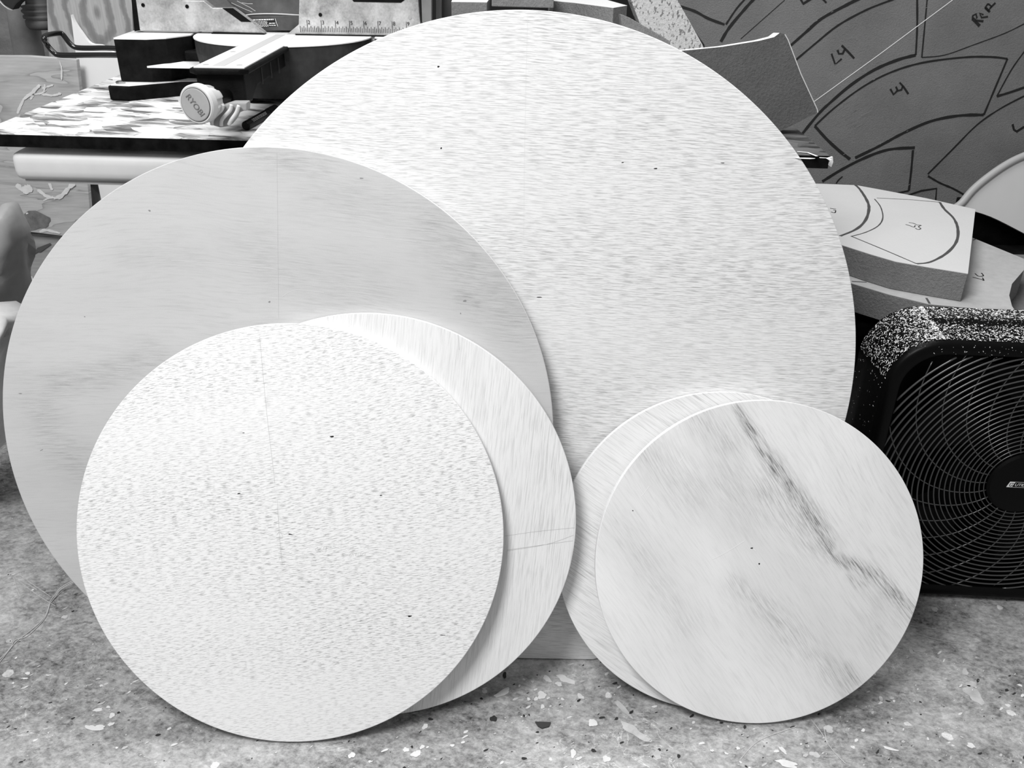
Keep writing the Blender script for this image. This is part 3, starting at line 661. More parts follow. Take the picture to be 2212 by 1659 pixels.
bm = NB(); prism(bm, [(xa + .055, 1.63, .7812), (xb - .008, 1.63, .7812), (xb - .008, 1.75, .7812), (xa + .055, 1.75, .7812)], (0, 0, zs_ - .7825), .001, 1); obj('foam_core', bm, foam('dark_foam', .05, .02), t)
# steel channel between saw and foam
t = thing('metal_upright', 'narrow grey metal upright with a black gap beside the saw fence', 'upright', (-.15, 1.76, ZB))
bm = NB(); prism(bm, [aty(942, -70, 1.76), aty(953, -70, 1.76), aty(954, 130, 1.76), aty(942, 130, 1.76)], (0, .01, 0)); obj('upright_flange', bm, plain('dull_flange', .17, .5, .4), t)
bm = NB(); prism(bm, [aty(953, -70, 1.78), aty(976, -70, 1.78), aty(976, 130, 1.78), aty(953, 130, 1.78)], (0, .03, 0)); obj('upright_web', bm, plain('dull_web', .07, .6, .3), t)
# black sheet added to stand in for the shaded void behind the bench
bm = NB(); prism(bm, [(-.62, 2.28, .0), (.60, 2.28, 0), (.60, 2.36, 1.25), (-.62, 2.36, 1.25)], (0, .012, 0)); o = obj('shade_sheet', bm, SHADEB); tag(o, 'black sheet added for the shaded void between the foam pieces behind the bench', 'board')
# ------------------------------------------------------------------ large grey foam sheet with marker outlines
sn = V((0, -math.cos(.12), math.sin(.12))); sp = V((0, 2.08, .0))
su = V((0, math.sin(.12), math.cos(.12)))
SP = lambda x, y: on(x, y, sp, sn)
L = [SP(1452, -60), SP(1462, 12), SP(1492, 55), SP(1522, 98), SP(1560, 300)]
bl = SP(1600, 700); 
pts = [L[0], L[1], L[2], L[3], L[4], V((L[4].x + .03, sp.y, 0)), V((2.0, sp.y, 0))]
top = V((2.0, 0, 0)) + sp + su * (L[0] - sp).dot(su); top.x = 2.0
pts.append(top)
fs = thing('foam_sheet', 'large grey foam sheet covered in black marker outlines, standing against the wall at the right', 'foam sheet', (1.2, 2.1, 0))
bm = NB(); prism(bm, pts, -sn * .05, .001, 1); obj('sheet_body', bm, FOAMG, fs)
PF = .00125
STROKES = [  # (pixel path, width in pixels, smooth)
    ([(1462, 12), (1500, 24), (1530, 40), (1565, 53)], 5, 1), ([(1568, 53), (1590, 20), (1610, -3)], 4, 1), ([(1557, 90), (1575, 60), (1610, 18), (1632, -6)], 6, 1),
    ([(1600, 84), (1695, 0)], 1.6, 0), ([(1706, 100), (1740, 70), (1775, 40), (1830, 10), (1858, -4)], 6, 1), ([(1716, 132), (1760, 95), (1810, 55), (1870, 22), (1920, 2), (1940, -6)], 4, 1),
    ([(1981, -6), (1981, 60), (1978, 119)], 4, 1), ([(1978, 119), (1940, 129), (1890, 150), (1840, 182), (1795, 220), (1768, 246), (1732, 290)], 6, 1),
    ([(2003, -6), (1997, 60), (1991, 124)], 3, 1), ([(1991, 124), (2040, 119), (2100, 98), (2170, 72), (2215, 50)], 2, 1),
    ([(1760, 272), (1800, 235), (1860, 190), (1920, 158), (1990, 136), (2080, 124), (2140, 123), (2176, 127)], 4, 1), ([(2176, 127), (2160, 165), (2125, 248)], 4, 1),
    ([(2125, 248), (2070, 250), (2010, 262), (1950, 288), (1900, 315), (1847, 341)], 6, 1), ([(1760, 272), (1785, 300), (1812, 325), (1836, 344)], 6, 1),
    ([(2215, 108), (2185, 150), (2153, 208)], 3, 1), ([(2153, 208), (2180, 200), (2215, 188)], 5, 1), ([(2215, 206), (2160, 235), (2110, 270), (2060, 320), (2004, 376)], 3.5, 1), ([(2004, 380), (2030, 395), (2060, 408), (2090, 425)], 4, 1),
    ([(1776, 392), (1820, 365), (1870, 340), (1920, 323), (1976, 319)], 6, 1), ([(1972, 324), (1968, 370), (1963, 412)], 5, 1), ([(1963, 412), (1935, 418), (1920, 420)], 4, 0), ([(1960, 422), (1990, 412), (2023, 407), (2021, 432)], 4, 0), ([(1806, 396), (1812, 388), (1820, 381)], 3, 1),
    # handwriting
    ([(1727, -6), (1735, 8), (1757, -6)], 5, 0), ([(1775, -4), (1785, 6)], 4, 0),
    ([(1796, 116), (1804, 139), (1818, 127)], 4.5, 0), ([(1809, 108), (1812, 116), (1820, 116), (1826, 104)], 4.5, 0), ([(1818, 98), (1832, 112), (1845, 126)], 4.5, 0),
    ([(1923, 192), (1930, 204), (1940, 194)], 4.5, 0), ([(1935, 187), (1939, 196), (1947, 194), (1950, 186)], 4, 0), ([(1943, 178), (1952, 188), (1962, 203)], 4, 0),
    ([(2187, 268), (2190, 280), (2196, 284), (2215, 272)], 5, 0),
    ([(2101, 40), (2108, 48), (2116, 56)], 6, 0), ([(2101, 42), (2101, 34), (2108, 30), (2110, 38), (2106, 44), (2124, 46)], 4, 0), ([(2124, 32), (2116, 28), (2120, 38), (2134, 36)], 4, 0), ([(2134, 8), (2128, 16), (2134, 24), (2142, 14), (2134, 8)], 4, 0), ([(2128, 16), (2138, 26)], 5, 0), ([(2138, 18), (2150, 6)], 3.5, 0),
]
for k, (P, wd, sm) in enumerate(STROKES):
    Q = [SP(x, y) for x, y in P]
    if sm: Q = smoothline(Q, 5)
    wv_ = wd * PF * .88
    ws = [wv_ * (.85 + .3 * random.random()) for _ in Q]
    bm = NB(); ribbon(bm, Q, ws, sn, .0006); obj('marker_stroke', bm, MARK, fs)
bm = NB(); ribbon(bm, [SP(1756, 221), SP(1900, 117), SP(2060, -2)], .0016, sn, .0008); q = obj('chalk_line', bm, WHITE, fs); q['label'] = 'thin white straight line'
bm = NB(); random.seed(3)
for i in range(26):
    x = random.uniform(1800, 1870); y = random.uniform(225, 280); ribbon(bm, [SP(x, y), SP(x + 14, y - 8)], .0009, sn, .0007)
for i in range(140):
    x = random.uniform(1720, 2200); y = random.uniform(10, 400); l_ = random.uniform(2, 5); ribbon(bm, [SP(x, y), SP(x + l_, y - l_ * .6)], .0010, sn, .0007)
o = obj('surface_scuffs', bm, plain('foam_scuff', .2, .8, .2), fs); o['kind'] = 'stuff'
# ------------------------------------------------------------------ black box added for the dark void, carrying two marked foam blocks
random.seed(11)
bm = NB(); 
TX0, TX1, TY0, TY1 = .60, 1.50, 1.47, 1.93
tb = thing('void_box', 'black box added for the dark void behind the fan, carrying marked foam slabs', 'added box', (.92, 1.72, 0))
prism(bm, [(TX0 + .03, TY0 + .03, 0), (TX1 - .03, TY0 + .03, 0), (TX1 - .03, TY1 - .03, 0), (TX0 + .03, TY1 - .03, 0)], (0, 0, .40), .01); obj('void_box_body', bm, BLACK, tb)
bm = NB(); prism(bm, [(TX0, TY0, .401), (TX1, TY0, .401), (TX1, TY1, .401), (TX0, TY1, .401)], (0, 0, .028), .006); obj('void_box_lid', bm, BLACK, tb)
ZL2, ZL3 = .502, .553
bm = NB(); prism(bm, [(.80, 1.40, .4295), (1.24, 1.40, .4295), (1.24, 1.80, .4295), (.80, 1.80, .4295)], (0, 0, .021), .001, 1); o = obj('foam_slab', bm, foam('lower_slab_foam', .16, .05)); tag(o, 'grey foam slab on the box, seen through the rounded cut-out of the slab above', 'foam slab')  # one even grey for the lower slab
zz = ZL2
l2 = [atz(1780, 596, zz), atz(1839, 612, zz), atz(1920, 636, zz), atz(2006, 657, zz), atz(2090, 665, zz), atz(2194, 673, zz), atz(2186, 661, zz), atz(2180, 638, zz), atz(2186, 613, zz), atz(2212, 583, zz), atz(2260, 560, zz), atz(2300, 590, zz), atz(2212, 559, zz) + V((.16, .0, 0)), atz(2212, 559, zz), atz(2102, 514, zz), atz(1960, 460, zz), atz(1800, 420, zz)]
l2 = [atz(1780, 596, zz), atz(1839, 612, zz), atz(1920, 636, zz), atz(2006, 657, zz), atz(2090, 665, zz), atz(2194, 673, zz), atz(2186, 661, zz), atz(2180, 638, zz), atz(2186, 613, zz), atz(2212, 583, zz), atz(2262, 566, zz), atz(2252, 575, zz) + V((.02, .1, 0)), atz(2212, 559, zz), atz(2102, 514, zz), atz(1980, 470, zz), atz(1800, 440, zz)]
def marked_block(P, dz, name, label, skin, strokes, zt):
    t = thing(name, label, 'foam block', (sum(p.x for p in P) / len(P), sum(p.y for p in P) / len(P), zt - dz))
    bm = NB(); prism(bm, [p - V((0, 0, dz)) for p in P], (0, 0, dz - .001), .0008, 1); obj('foam_core', bm, FOAMC, t)
    bm = NB(); prism(bm, [p - V((0, 0, .001)) for p in P], (0, 0, .001)); obj('foam_skin', bm, skin, t)
    for Pp, wd, sm in strokes:
        Q = [atz(x, y, zt) for x, y in Pp]; Q = smoothline(Q, 5) if sm else Q
        bm = NB(); ribbon(bm, Q, [wd * .00095 * (.85 + .3 * random.random()) for _ in Q], (0, 0, 1), .0004); obj('marker_stroke', bm, MARKG if wd != 2.4 else MARK, t)
    return t
l2 = [l2[i] for i in (0, 1, 2, 3, 4, 5, 6, 7, 8, 9, 12, 13, 14, 15)]
marked_block(l2, .051, 'foam_slab', 'scuffed foam slab with a rounded cut-out, lying on the black box under the other marked block', FOAMM,
             [([(2001, 644), (2008, 656)], 4, 0), ([(1840, 608), (1872, 610)], 2.4, 0), ([(2102, 519), (2109, 516)], 2.4, 0), ([(2101, 599), (2120, 604), (2125, 606), (2122, 600)], 2.4, 1), ([(2106, 591), (2114, 597), (2124, 596), (2120, 590)], 2.4, 1)], ZL2)
zz = ZL3
l3 = [atz(1760, 500, zz), atz(1819, 529.5, zz), atz(1880, 549, zz), atz(1935, 565, zz), atz(2010, 578, zz), atz(2091, 591, zz), atz(2098, 530, zz), atz(2107, 452, zz), atz(2000, 428, zz), atz(1910, 411, zz), atz(1850, 400, zz), atz(1776, 397, zz), atz(1740, 396, zz)]
marked_block(l3, .0505, 'foam_block', 'pale foam block with curved marker outlines lying on the scuffed foam slab', FOAMW,
             [([(1848, 400), (1858, 410), (1872, 432), (1877, 450), (1870, 475), (1850, 495), (1815, 510)], 6, 1), ([(1889, 430), (1902, 447), (1907, 470), (1897, 488), (1870, 502), (1838, 511)], 2.6, 1), ([(1894, 428), (1960, 431), (2030, 437)], 2.6, 0),
              ([(1840, 511), (1910, 540), (1980, 570)], 2.6, 1), ([(2030, 437), (2040, 452), (2060, 472), (2069, 495), (2066, 522), (2045, 547), (2010, 566), (1980, 570)], 5.5, 1),
              ([(1956, 485), (1966, 488), (1974, 491), (1977, 487)], 2.2, 1), ([(1963, 481), (1971, 482), (1979, 485)], 2.2, 1), ([(1979, 486), (1990, 487)], 2.2, 0), ([(1990, 487), (1984, 490), (1989, 494), (1983, 496), (1977, 493)], 2.2, 1),
              ([(1793, 450), (1806, 452)], 2.4, 0), ([(1795, 458), (1803, 460), (1805, 455), (1800, 454)], 2.4, 1)], ZL3)
# white round lid behind
Lp = [(2062, 452), (2078, 438), (2100, 412), (2130, 386), (2170, 358), (2212, 337), (2290, 310), (2380, 305), (2450, 340), (2480, 420), (2440, 510), (2370, 560), (2290, 545), (2212, 504), (2140, 468), (2085, 452)]
ln = V((0, -.93, .37)).normalized(); lid0 = V((1.05, 1.925, .50))
LP_ = smoothline([on(x, y, lid0, ln) for x, y in Lp], 4, True)
lu = V((0, .37, .93)).normalized(); LP_ = [p + lu * max(0, (.4400 - p.z) / lu.z) for p in LP_]
bm = NB(); prism(bm, [(1.04, 1.97, 0), (1.6, 1.97, 0), (1.6, 2.05, 0), (1.04, 2.05, 0)], (0, 0, aty(2098, 446, 1.97).z), .004); o = obj('storage_crate', bm, BLACK); tag(o, 'narrow black crate standing upright behind the black box, under the white tray', 'crate')
zmin = min(LP_, key=lambda p: p.z)
ld = thing('plastic_tray', 'white rounded plastic tray with a thick rolled rim, right edge behind the foam blocks', 'tray', (zmin.x, zmin.y, zmin.z))
bm = NB(); prism(bm, LP_, -ln * .006); obj('tray_panel', bm, plain('lid_white', .5, .45, .4, .01, 20), ld)
bm = NB(); tube(bm, LP_[:48], .0085, 10); obj('tray_rim', bm, plain('lid_rim_grey', .36, .45, .4), ld, smooth=True)
# ------------------------------------------------------------------ box fan
fa = thing('box_fan', 'black box fan with concentric grille rings, dusted with foam crumbs, right of the discs', 'fan', (.836, 1.27, 0))
yaw = math.radians(-3.2); RX = V((math.cos(yaw), math.sin(yaw), 0)); RY = V((-math.sin(yaw), math.cos(yaw), 0)); RZ = V((0, 0, 1))
FC = V((.838, 1.218, .258))      # centre of the front face
HF, RC = .258, .085
def rsq(h, r, k=10):
    P = []
    for cxs, czs, a0 in ((1, 1, 0), (-1, 1, 90), (-1, -1, 180), (1, -1, 270)):
        for j in range(k + 1):
            a = math.radians(a0 + 90 * j / k); P.append((cxs * (h - r) + r * math.cos(a), czs * (h - r) + r * math.sin(a)))
    return P
def loft(bm, loops, close=False):
    R_ = [[bm.verts.new(p) for p in l_] for l_ in loops]
    for A_, B_ in zip(R_, R_[1:]):
        n = len(A_)
        for k in range(n): bm.faces.new((A_[k], A_[(k + 1) % n], B_[(k + 1) % n], B_[k]))
    return R_
def fl_(h, r, d): return [FC + RX * x + RZ * z + RY * d for x, z in rsq(h, r)]
bm = NB(); loft(bm, [fl_(.226, .062, .004), fl_(.228, .064, 0), fl_(.243, .074, 0), fl_(.2475, .079, .003), fl_(.250, .081, .012), fl_(HF - .001, RC, .07), fl_(HF, RC, .118), fl_(.252, .082, .124), fl_(.226, .062, .124), fl_(.226, .062, .004)]); hs = obj('housing', bm, FANBLK, fa, smooth=False)
for f in hs.data.polygons: f.use_smooth = True
# grille
GC = FC + RZ * -.003 + RX * .012
hub_r = .058
def clip(x, z): 
    h, r = .2275, .064; dx = abs(x + .012) - (h - r); dz = abs(z - .003) - (h - r)
    if abs(x + .012) > h or abs(z - .003) > h: return False
    return not (dx > 0 and dz > 0 and math.hypot(dx, dz) > r)
rr = hub_r + .004; k = 0
while rr < .285:
    runs = []; cur = []
    N = 160
    for j in range(N + 1):
        a = 2 * math.pi * j / N; x, z = rr * math.cos(a), rr * math.sin(a)
        if clip(x, z): cur.append(GC + RX * x + RZ * z + RY * (.004 + .010 * (rr / .25) ** 2 * 0 - .0))
        else:
            if len(cur) > 2: runs.append((cur, False))
            cur = []
    if len(cur) > 2: runs.append((cur, len(cur) == N + 1))
    if runs:
        for P, cl_ in runs:
            bm = NB(); tube(bm, P[:-1] if cl_ else P, max(.0008, .0007 + .0009 * rr / .25), 6, cl_); obj('grille_ring', bm, WIRE, fa, smooth=True)
    rr += .0064 + .0044 * rr / .27; k += 1
for s in range(24):
    a0 = 2 * math.pi * s / 24 + .06; P = []
    for j in range(40):
        r_ = hub_r + j * .006; a = a0 - math.radians(28) * (max(0, r_ - .07) / .14) ** 1.3
        x, z = r_ * math.cos(a), r_ * math.sin(a)
        if not clip(x, z): break
        P.append(GC + RX * x + RZ * z + RY * .0052)
    if len(P) > 3:
        bm = NB(); tube(bm, P, .0011, 5); obj('grille_spoke', bm, WIRE, fa, smooth=True)
bm = NB(); lathe(bm, [(hub_r, 0), (hub_r, .006), (hub_r - .004, .009), (hub_r * .5, .011)], GC + RY * .009, -RY, 48); hb = obj('hub_cap', bm, FANBLK, fa)
# blades, and solid black panel added to block the view through the rear
bm = NB(); loft(bm, [fl_(.0001, .00005, .120), fl_(.225, .06, .120)]); obj('rear_blackout', bm, FANBLK, fa)
for s in range(5):
    a0 = 2 * math.pi * s / 5; bm = NB(); Pa, Pb = [], []
    for j in range(7):
        t_ = j / 6; r_ = .05 + .16 * t_; a = a0 + .3 * t_; w_ = .25 + .25 * t_
        Pa.append(GC + RX * r_ * math.cos(a - w_) + RZ * r_ * math.sin(a - w_) + RY * .045); Pb.append(GC + RX * r_ * math.cos(a + w_) + RZ * r_ * math.sin(a + w_) + RY * .075)
    prism(bm, Pa + Pb[::-1], RY * .003); obj('blade', bm, FANBLK, fa)
# logo plate
LB = GC - RY * .0024; 
def lp3(x, z, d=0): return LB + RX * x + RZ * z - RY * d
plate = thing
bm = NB(); 
lw, lh, sh = .0285, .0052, .0035
fr = [(-lw, -lh), (lw - sh, -lh), (lw, lh), (-lw + sh, lh)]
for i in range(4):
    a_, b_ = fr[i], fr[(i + 1) % 4]; ribbon(bm, [lp3(*a_), lp3(*b_)], .0006, -RY, .0002)
lgz = [(-lw, -lh), (-lw + .0085, -lh), (-lw + .0085 + sh, lh), (-lw + sh, lh)]
bm.faces.new([bm.verts.new(lp3(x, z, .0003)) for x, z in lgz])
obj('logo_frame', bm, WHITE, hb)
bm = NB(); ribbon(bm, smoothline([lp3(x, z, .0004) for x, z in ((-.0232, .0032), (-.0246, -.0006), (-.0236, -.0032), (-.0214, -.0028), (-.0202, .0002))], 4), .0011, -RY, .0002); ribbon(bm, [lp3(-.0222, .0026, .0004), lp3(-.0182, .0026, .0004)], .0011, -RY, .0002); obj('logo_emblem', bm, MARK, hb)
bm = NB(); text_bm(bm, 'UTILITECH', .0076, basis(RX, RZ, -RY, lp3(-.0168, -.0027, .0004)), .0001, .25); 
obj('logo_lettering', bm, WHITE, hb)
# foam crumbs on the fan
bm = NB(); random.seed(5)
def crumb(p, n, s):
    x, y = frame_of(n); a = random.uniform(0, 6.28); ux = x * math.cos(a) + y * math.sin(a); uy = n.cross(ux)
    l_ = s * random.uniform(1, 2.4); P = [p + ux * l_, p + uy * s * .6, p - ux * l_ * .8, p - uy * s * .7]
    v = [bm.verts.new(q + n * .0003) for q in P] + [bm.verts.new(p + n * s * .9)]
    for i in range(4): bm.faces.new((v[i], v[(i + 1) % 4], v[4]))
ring2 = rsq(HF, RC, 10)
for i in range(9000):
    q = random.random(); d = .006 + .11 * random.random(); HD = .2495 + .0085 * min(1, d / .09) - HF
    s = random.choice((.0004, .0006, .0007, .0010, .0014))
    if q < .72:
        x = random.uniform(-.18, .25); p = FC + RX * x + RZ * (HF + HD) + RY * d; crumb(p, RZ, s)
    elif q < .965:
        a = math.radians(90 + 85 * random.random() ** 1.5); n = RX * math.cos(a) + RZ * math.sin(a)
        crumb(FC + RX * (-(HF - RC)) + RZ * (HF - RC) + n * (RC + HD) + RY * d, n, s)
    elif q < .985:
        p = FC - RX * (HF + HD) + RZ * (.17 - .3 * random.random() ** 1.5) + RY * d; crumb(p, -RX, s * .8)
    else:
        x, z = random.uniform(-.24, .24), .225 + .02 * random.random(); crumb(FC + RX * x + RZ * z - RY * .0001, -RY, s * .7)
o = obj('foam_crumbs', bm, plain('foam_crumb_white', .75, .9, .1), fa); o['kind'] = 'stuff'
# ------------------------------------------------------------------ left background: plywood sheets, white board, bag, tube
def ply_wall(name, g, var, dark):
    M = NT(name); M.rough(.7, .2)
    v = M.mapping((math.pi / 2, 0, 0), (1, 1, 1)); n = M.noise(M.mapping(0, (1.6, 7, 1), v), 1, 4, .6, .6)
    f = M.math('FRACT', M.math('MULTIPLY', n.outputs[0], 7)); c = M.ramp(f, [(.0, g), (.6, g - var * .3), (.9, g - var), (1, g - dark)])
    n2 = M.noise(M.mapping(0, (20, 200, 1), v), 1, 3); c2 = M.n('ShaderNodeMix', data_type='RGBA', blend_type='MULTIPLY'); c2.inputs[0].default_value = .5
    M.l(c, c2.inputs[6]); M.l(M.ramp(n2.outputs[0], [(.3, .7), (.7, 1.1)]), c2.inputs[7]); M.l(c2.outputs[2], M.b.inputs['Base Color']); return M.m
# upright board with a knot, grain upright
def knot_ply():
    M = NT('knotty_plywood'); M.rough(.7, .2)
    sep = M.n('ShaderNodeSeparateXYZ'); M.l(M.tc.outputs['Object'], sep.inputs[0])
    kx, kz = kpos
    X_ = M.math('SUBTRACT', sep.outputs[0], kx); Z_ = M.math('SUBTRACT', sep.outputs[2], kz)
    # elliptical rings round the knot merging into upright grain
    r = M.math('SQRT', M.math('ADD', M.math('POWER', M.math('MULTIPLY', X_, 1.25), 2), M.math('POWER', M.math('MULTIPLY', Z_, .62), 2)))
    n = M.noise(M.tc.outputs['Object'], 14, 4, .6)
    f = M.math('ADD', M.math('MULTIPLY', r, 46), M.math('MULTIPLY', n.outputs[0], 2.0))
    s = M.math('SINE', M.math('MULTIPLY', f, 3.0))
    c = M.ramp(M.math('MULTIPLY_ADD', s, .5, .5), [(.0, .42), (.55, .40), (.8, .26), (1, .22)])
    kd = M.ramp(r, [(.006, .55), (.010, 1)])
    mx = M.n('ShaderNodeMix', data_type='RGBA', blend_type='MULTIPLY'); mx.inputs[0].default_value = 1; M.l(c, mx.inputs[6]); M.l(kd, mx.inputs[7])
    n2 = M.noise(M.mapping(0, (260, 260, 14)), 1, 3); m2 = M.n('ShaderNodeMix', data_type='RGBA', blend_type='MULTIPLY'); m2.inputs[0].default_value = .6
    M.l(mx.outputs[2], m2.inputs[6]); M.l(M.ramp(n2.outputs[0], [(.3, .75), (.7, 1.15)]), m2.inputs[7]); M.l(m2.outputs[2], M.b.inputs['Base Color']); return M.m
KY = 2.10
kb = [aty(96, -80, KY), aty(282, -80, KY), aty(290, 70, KY), aty(300, 300, KY)]
kpl = [aty(96, -120, KY), aty(280, -120, KY), aty(288, 90, KY), V((aty(288, 90, KY).x, KY, 0)), V((aty(106, 125, KY).x - .0, KY, 0)), aty(106, 125, KY)]
org = V((sum(p.x for p in kpl) / len(kpl), KY, 0)); kp_ = aty(210, 27, KY) - org; kpos = (kp_.x, kp_.z)
bm = NB(); prism(bm, kpl, (0, .018, 0)); o = obj('plywood_board', bm, knot_ply(), origin=org); tag(o, 'upright plywood board with a dark round knot, behind the saw handle', 'board')
# white board in front of it with a hollow curved corner
WY = 2.07
wp = smoothline([aty(x, y, WY) for x, y in ((153, 32), (160, 48), (175, 70), (195, 94), (225, 100), (262, 130), (300, 170))], 4) + [V((aty(300, 170, WY).x, WY, .3)), V((aty(190, 300, WY).x, WY, .3)), aty(178, 230, WY)]
wp = [p for p in wp]
bm = NB(); prism(bm, wp, (0, .012, 0)); o = obj('white_board', bm, plain('white_hardboard', .86, .6, .3, .03, 8)); tag(o, 'white sheet with a hollow curved edge, between the plywood and the bench', 'board')
# lower plywood sheets
LY = 2.03
PLYL = ply_wall('weathered_plywood', .52, .08, .2)
def glue(P, parent, pts, wpx, yy):
    bm = NB(); Q = smoothline([aty(x, y, yy) for x, y in pts], 3)
    for k, q in enumerate(Q):
        d = (Q[min(k + 1, len(Q) - 1)] - Q[max(k - 1, 0)]); a = math.atan2(d.z, d.x); r = wpx * .0011 * .5 * random.uniform(.5, 1.2); l_ = d.length * .6 + .001
        vs = []
        for m_ in range(10):
            t_ = 2 * math.pi * m_ / 10; rr_ = 1 + random.uniform(-.25, .25); x_, z_ = l_ * rr_ * math.cos(t_), r * rr_ * math.sin(t_)
            vs.append(bm.verts.new(q + V((x_ * math.cos(a) - z_ * math.sin(a), -.0008 - .00025 * k, x_ * math.sin(a) + z_ * math.cos(a)))))
        bm.faces.new(vs)
    o = obj('glue_smear', bm, PAINTW, parent); return o
xr = aty(168, 160, LY).x
z1 = aty(80, 124, LY).z; z2 = aty(90, 505, LY).z; z3 = aty(60, 605, LY).z
t = thing('plywood_sheet', 'weathered plywood sheet with dried glue smears behind the left end of the bench', 'plywood sheet', (-1.4, LY, z2))
bm = NB(); prism(bm, [aty(-400, 118, LY), aty(60, 121, LY), aty(165, 129, LY), aty(172, 193, LY), V((aty(200, 520, LY).x, LY, z2 - .012)), aty(46, 499, LY), aty(-400, 440, LY)], (0, .015, 0), .0008, 1); obj('sheet_face', bm, PLYL, t)
for P, wpx in (([(40, 240), (52, 215), (70, 200), (85, 185)], 6), ([(62, 205), (92, 200), (98, 185)], 4), ([(92, 203), (115, 206), (130, 202)], 5), ([(130, 135), (134, 150), (134, 168)], 3), ([(95, 190), (112, 184)], 4), ([(68, 212), (75, 200)], 5), ([(38, 400), (50, 410), (66, 405)], 14), ([(85, 412), (105, 425), (130, 424), (150, 405), (160, 396)], 9), ([(108, 396), (112, 408)], 6), ([(88, 500), (102, 497), (126, 502)], 6), ([(56, 462), (60, 460)], 5), ([(97, 432), (112, 425)], 4)):
    glue(None, t, P, wpx, LY)
bm = NB(); blob(bm, (0, 0), .038, .020, .05, 18, 0, .3)
for v in bm.verts: v.co = aty(76, 478, LY - .0012) + V((v.co.x, 0, v.co.y))
obj('knot', bm, plain('dark_knot', .17, .8, .1, .05, 60), t)
bm = NB(); prism(bm, [V((-2.2, LY + .02, 0)), V((aty(240, 560, LY).x, LY + .02, 0)), V((aty(240, 560, LY).x, LY + .02, z2 - .02)), V((-2.2, LY + .02, z2 + .03))], (0, .015, 0), .0008, 1)
t2 = obj('plywood_sheet', bm, ply_wall('pale_weathered_plywood', .38, .1, .2)); tag(t2, 'lower plywood sheet standing on the floor behind the grey disc', 'plywood sheet')
b_ = NB(); ribbon(b_, [aty(55, 560, LY + .018), aty(80, 542, LY + .018), aty(84, 540, LY + .018), aty(110, 526, LY + .018)], [.002, .006, .012, .004], (0, -1, 0), .0008); obj('dark_stain', b_, plain('dark_stain', .1, .8, .1), t2)
b_ = NB(); ribbon(b_, [aty(48, 604, LY + .018), aty(72, 602, LY + .018)], .014, (0, -1, 0), .0008); obj('glue_smear', b_, PAINTW, t2)
# hanging cloth sleeve, ribbed plug and paper
HY = 2.2
bm = NB(); a_ = aty(48, -60, HY); b2 = aty(68, 126, HY); tube(bm, [aty(52, -70, HY), aty(48, 20, HY), aty(55, 70, HY), aty(66, 130, HY), aty(72, 180, HY)], [.030, .034, .034, .033, .028], 20); o = obj('cloth_sleeve', bm, plain('grey_cloth', .22, .9, .1, .06, 12, .5, 20), smooth=True); tag(o, 'grey cloth sleeve hanging on the cement wall at the upper left', 'sleeve')
bm = NB(); pr = [(.040, -.07), (.040, .02)]; top_ = aty(84, 62, HY - .06)
prf = [(.026, 0), (.031, .006), (.031, .014), (.028, .016), (.033, .018), (.033, .022), (.029, .024), (.034, .028), (.034, .031), (.030, .033), (.035, .038), (.035, .041), (.031, .043), (.038, .056), (.040, .075), (.040, .11)]
lathe(bm, [(r_ * 1.15, z_ * 1.3) for r_, z_ in prf], top_ + V((.012, 0, 0)), (0, 0, 1), 28); o = obj('hose_coupling', bm, plain('mid_grey_rubber', .10, .6, .3, .01, 20), smooth=True); tag(o, 'dark grey ribbed hose coupling hanging beside the knotty plywood', 'hose coupling')
bm = NB(); prism(bm, [aty(x, y, HY + .05) for x, y in ((26, 66), (38, 92), (27, 88))], (0, .001, 0)); prism(bm, [aty(x, y, HY - .1) for x, y in ((28, 20), (34, 9), (45, 2), (54, 0), (54, 10), (40, 13))], (0, .001, 0)); o = obj('paper_scrap', bm, plain('white_paper', .85, .8, .2)); tag(o, 'scraps of white paper showing beside the hanging cloth sleeve', 'paper')
bm = NB(); prism(bm, [aty(x, y, HY - .16) for x, y in ((-20, -60), (44, -60), (46, 0), (43, 2), (34, 10), (27, 22), (10, 12), (-2, -2), (-20, -30))], (0, .03, 0), .003); t = thing('dark_bag', 'dark bag with white piping at the top left corner', 'bag', tuple(aty(20, 0, HY - .11))); obj('bag_body', bm, plain('charcoal_cloth', .03, .8, .2), t)
bm = NB(); tube(bm, smoothline([aty(x, y, HY - .112) for x, y in ((-4, -2), (6, 10), (18, 19), (27, 22))], 4), .0011, 6); tube(bm, [aty(74, 0, HY - .07), aty(97, 11, HY - .07)], .001, 6); obj('piping', bm, WHITE, t)
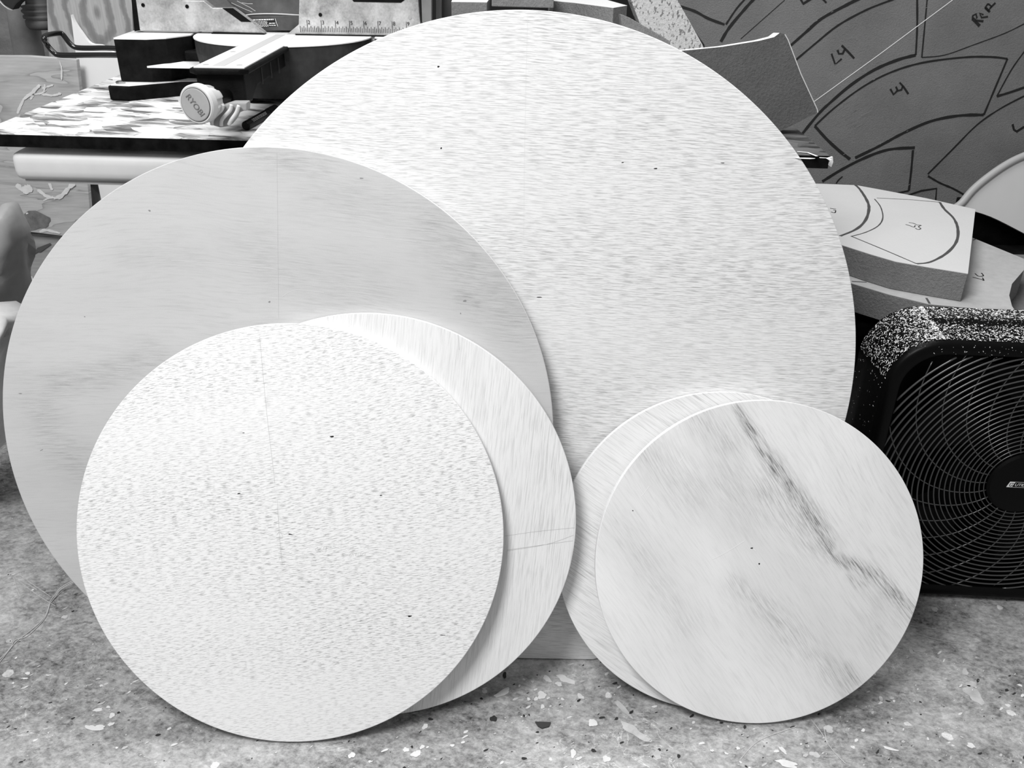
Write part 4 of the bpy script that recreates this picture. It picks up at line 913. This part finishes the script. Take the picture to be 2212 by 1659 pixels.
# cloudy plastic bag and white film at the left edge
def crumple(name, px, y, depth, mat, label, cat, amp, seed):
    random.seed(seed); P = [aty(x, yy, y) for x, yy in px]; c = sum(P, V()) / len(P)
    from mathutils import noise as mn
    P = smoothline(P, 3, True); bm = NB(); rings = []
    for k in range(9):
        a = math.pi * k / 8; s_ = math.sin(a) ** .55 if 0 < k < 8 else .02; dy = -math.cos(a) * depth
        ring = []
        for p in P:
            q = c + (p - c) * s_ + V((0, dy, 0)); nz = mn.noise_vector(q * 14 + V((seed, 0, 0))) * amp * (1 if 0 < k < 8 else 0); nz2 = mn.noise_vector(q * 45) * amp * .3
            q = q + nz * (.4 + abs(math.cos(a))) + nz2; q.z = max(q.z, .001); ring.append(bm.verts.new(q))
        rings.append(ring)
    for A_, B_ in zip(rings, rings[1:]):
        n = len(A_)
        for k in range(n): bm.faces.new((A_[k], A_[(k + 1) % n], B_[(k + 1) % n], B_[k]))
    bm.faces.new(rings[0]); bm.faces.new(rings[-1][::-1])
    o = obj(name, bm, mat, smooth=True); tag(o, label, cat); return o
crumple('plastic_bag', [(-90, 480), (-20, 450), (8, 440), (25, 456), (46, 500), (48, 560), (46, 620), (30, 700), (10, 760), (-90, 700)], 1.70, .09, BAG, 'cloudy grey plastic bag bulging at the left edge behind the grey disc', 'bag', .022, 2)
crumple('plastic_film', [(-120, 700), (0, 688), (24, 712), (34, 760), (30, 840), (22, 900), (10, 968), (-60, 1010), (-120, 1000)], 1.45, .12, SHEETP, 'crumpled white plastic film on the floor at the left edge beside the grey disc', 'plastic film', .03, 5)
# thin cord on the floor
t = thing('thin_cord', 'thin pale two-strand cord on the floor from the grey disc to the left edge', 'cord', tuple(PX(80, 1350)))
for off, P in ((0, [(176, 1262), (163, 1266), (135, 1276), (118, 1290), (108, 1302), (103, 1320), (95, 1336), (80, 1352), (55, 1372), (35, 1388), (15, 1412), (-10, 1444)]), (2, [(176, 1264), (165, 1268), (135, 1280), (120, 1293), (109, 1305), (103, 1324), (96, 1338), (82, 1354), (58, 1376), (33, 1384), (22, 1402), (-10, 1436)])):
    bm = NB(); tube(bm, smoothline([PX(x, y) + V((0, 0, .0012 + (.012 if x > 115 else 0) * min(1, (x - 112) / 40 if x > 112 else 0))) for x, y in P], 5), .0008, 7); obj('strand', bm, plain('cord_grey%d' % off, .5, .6, .3), t, smooth=True)
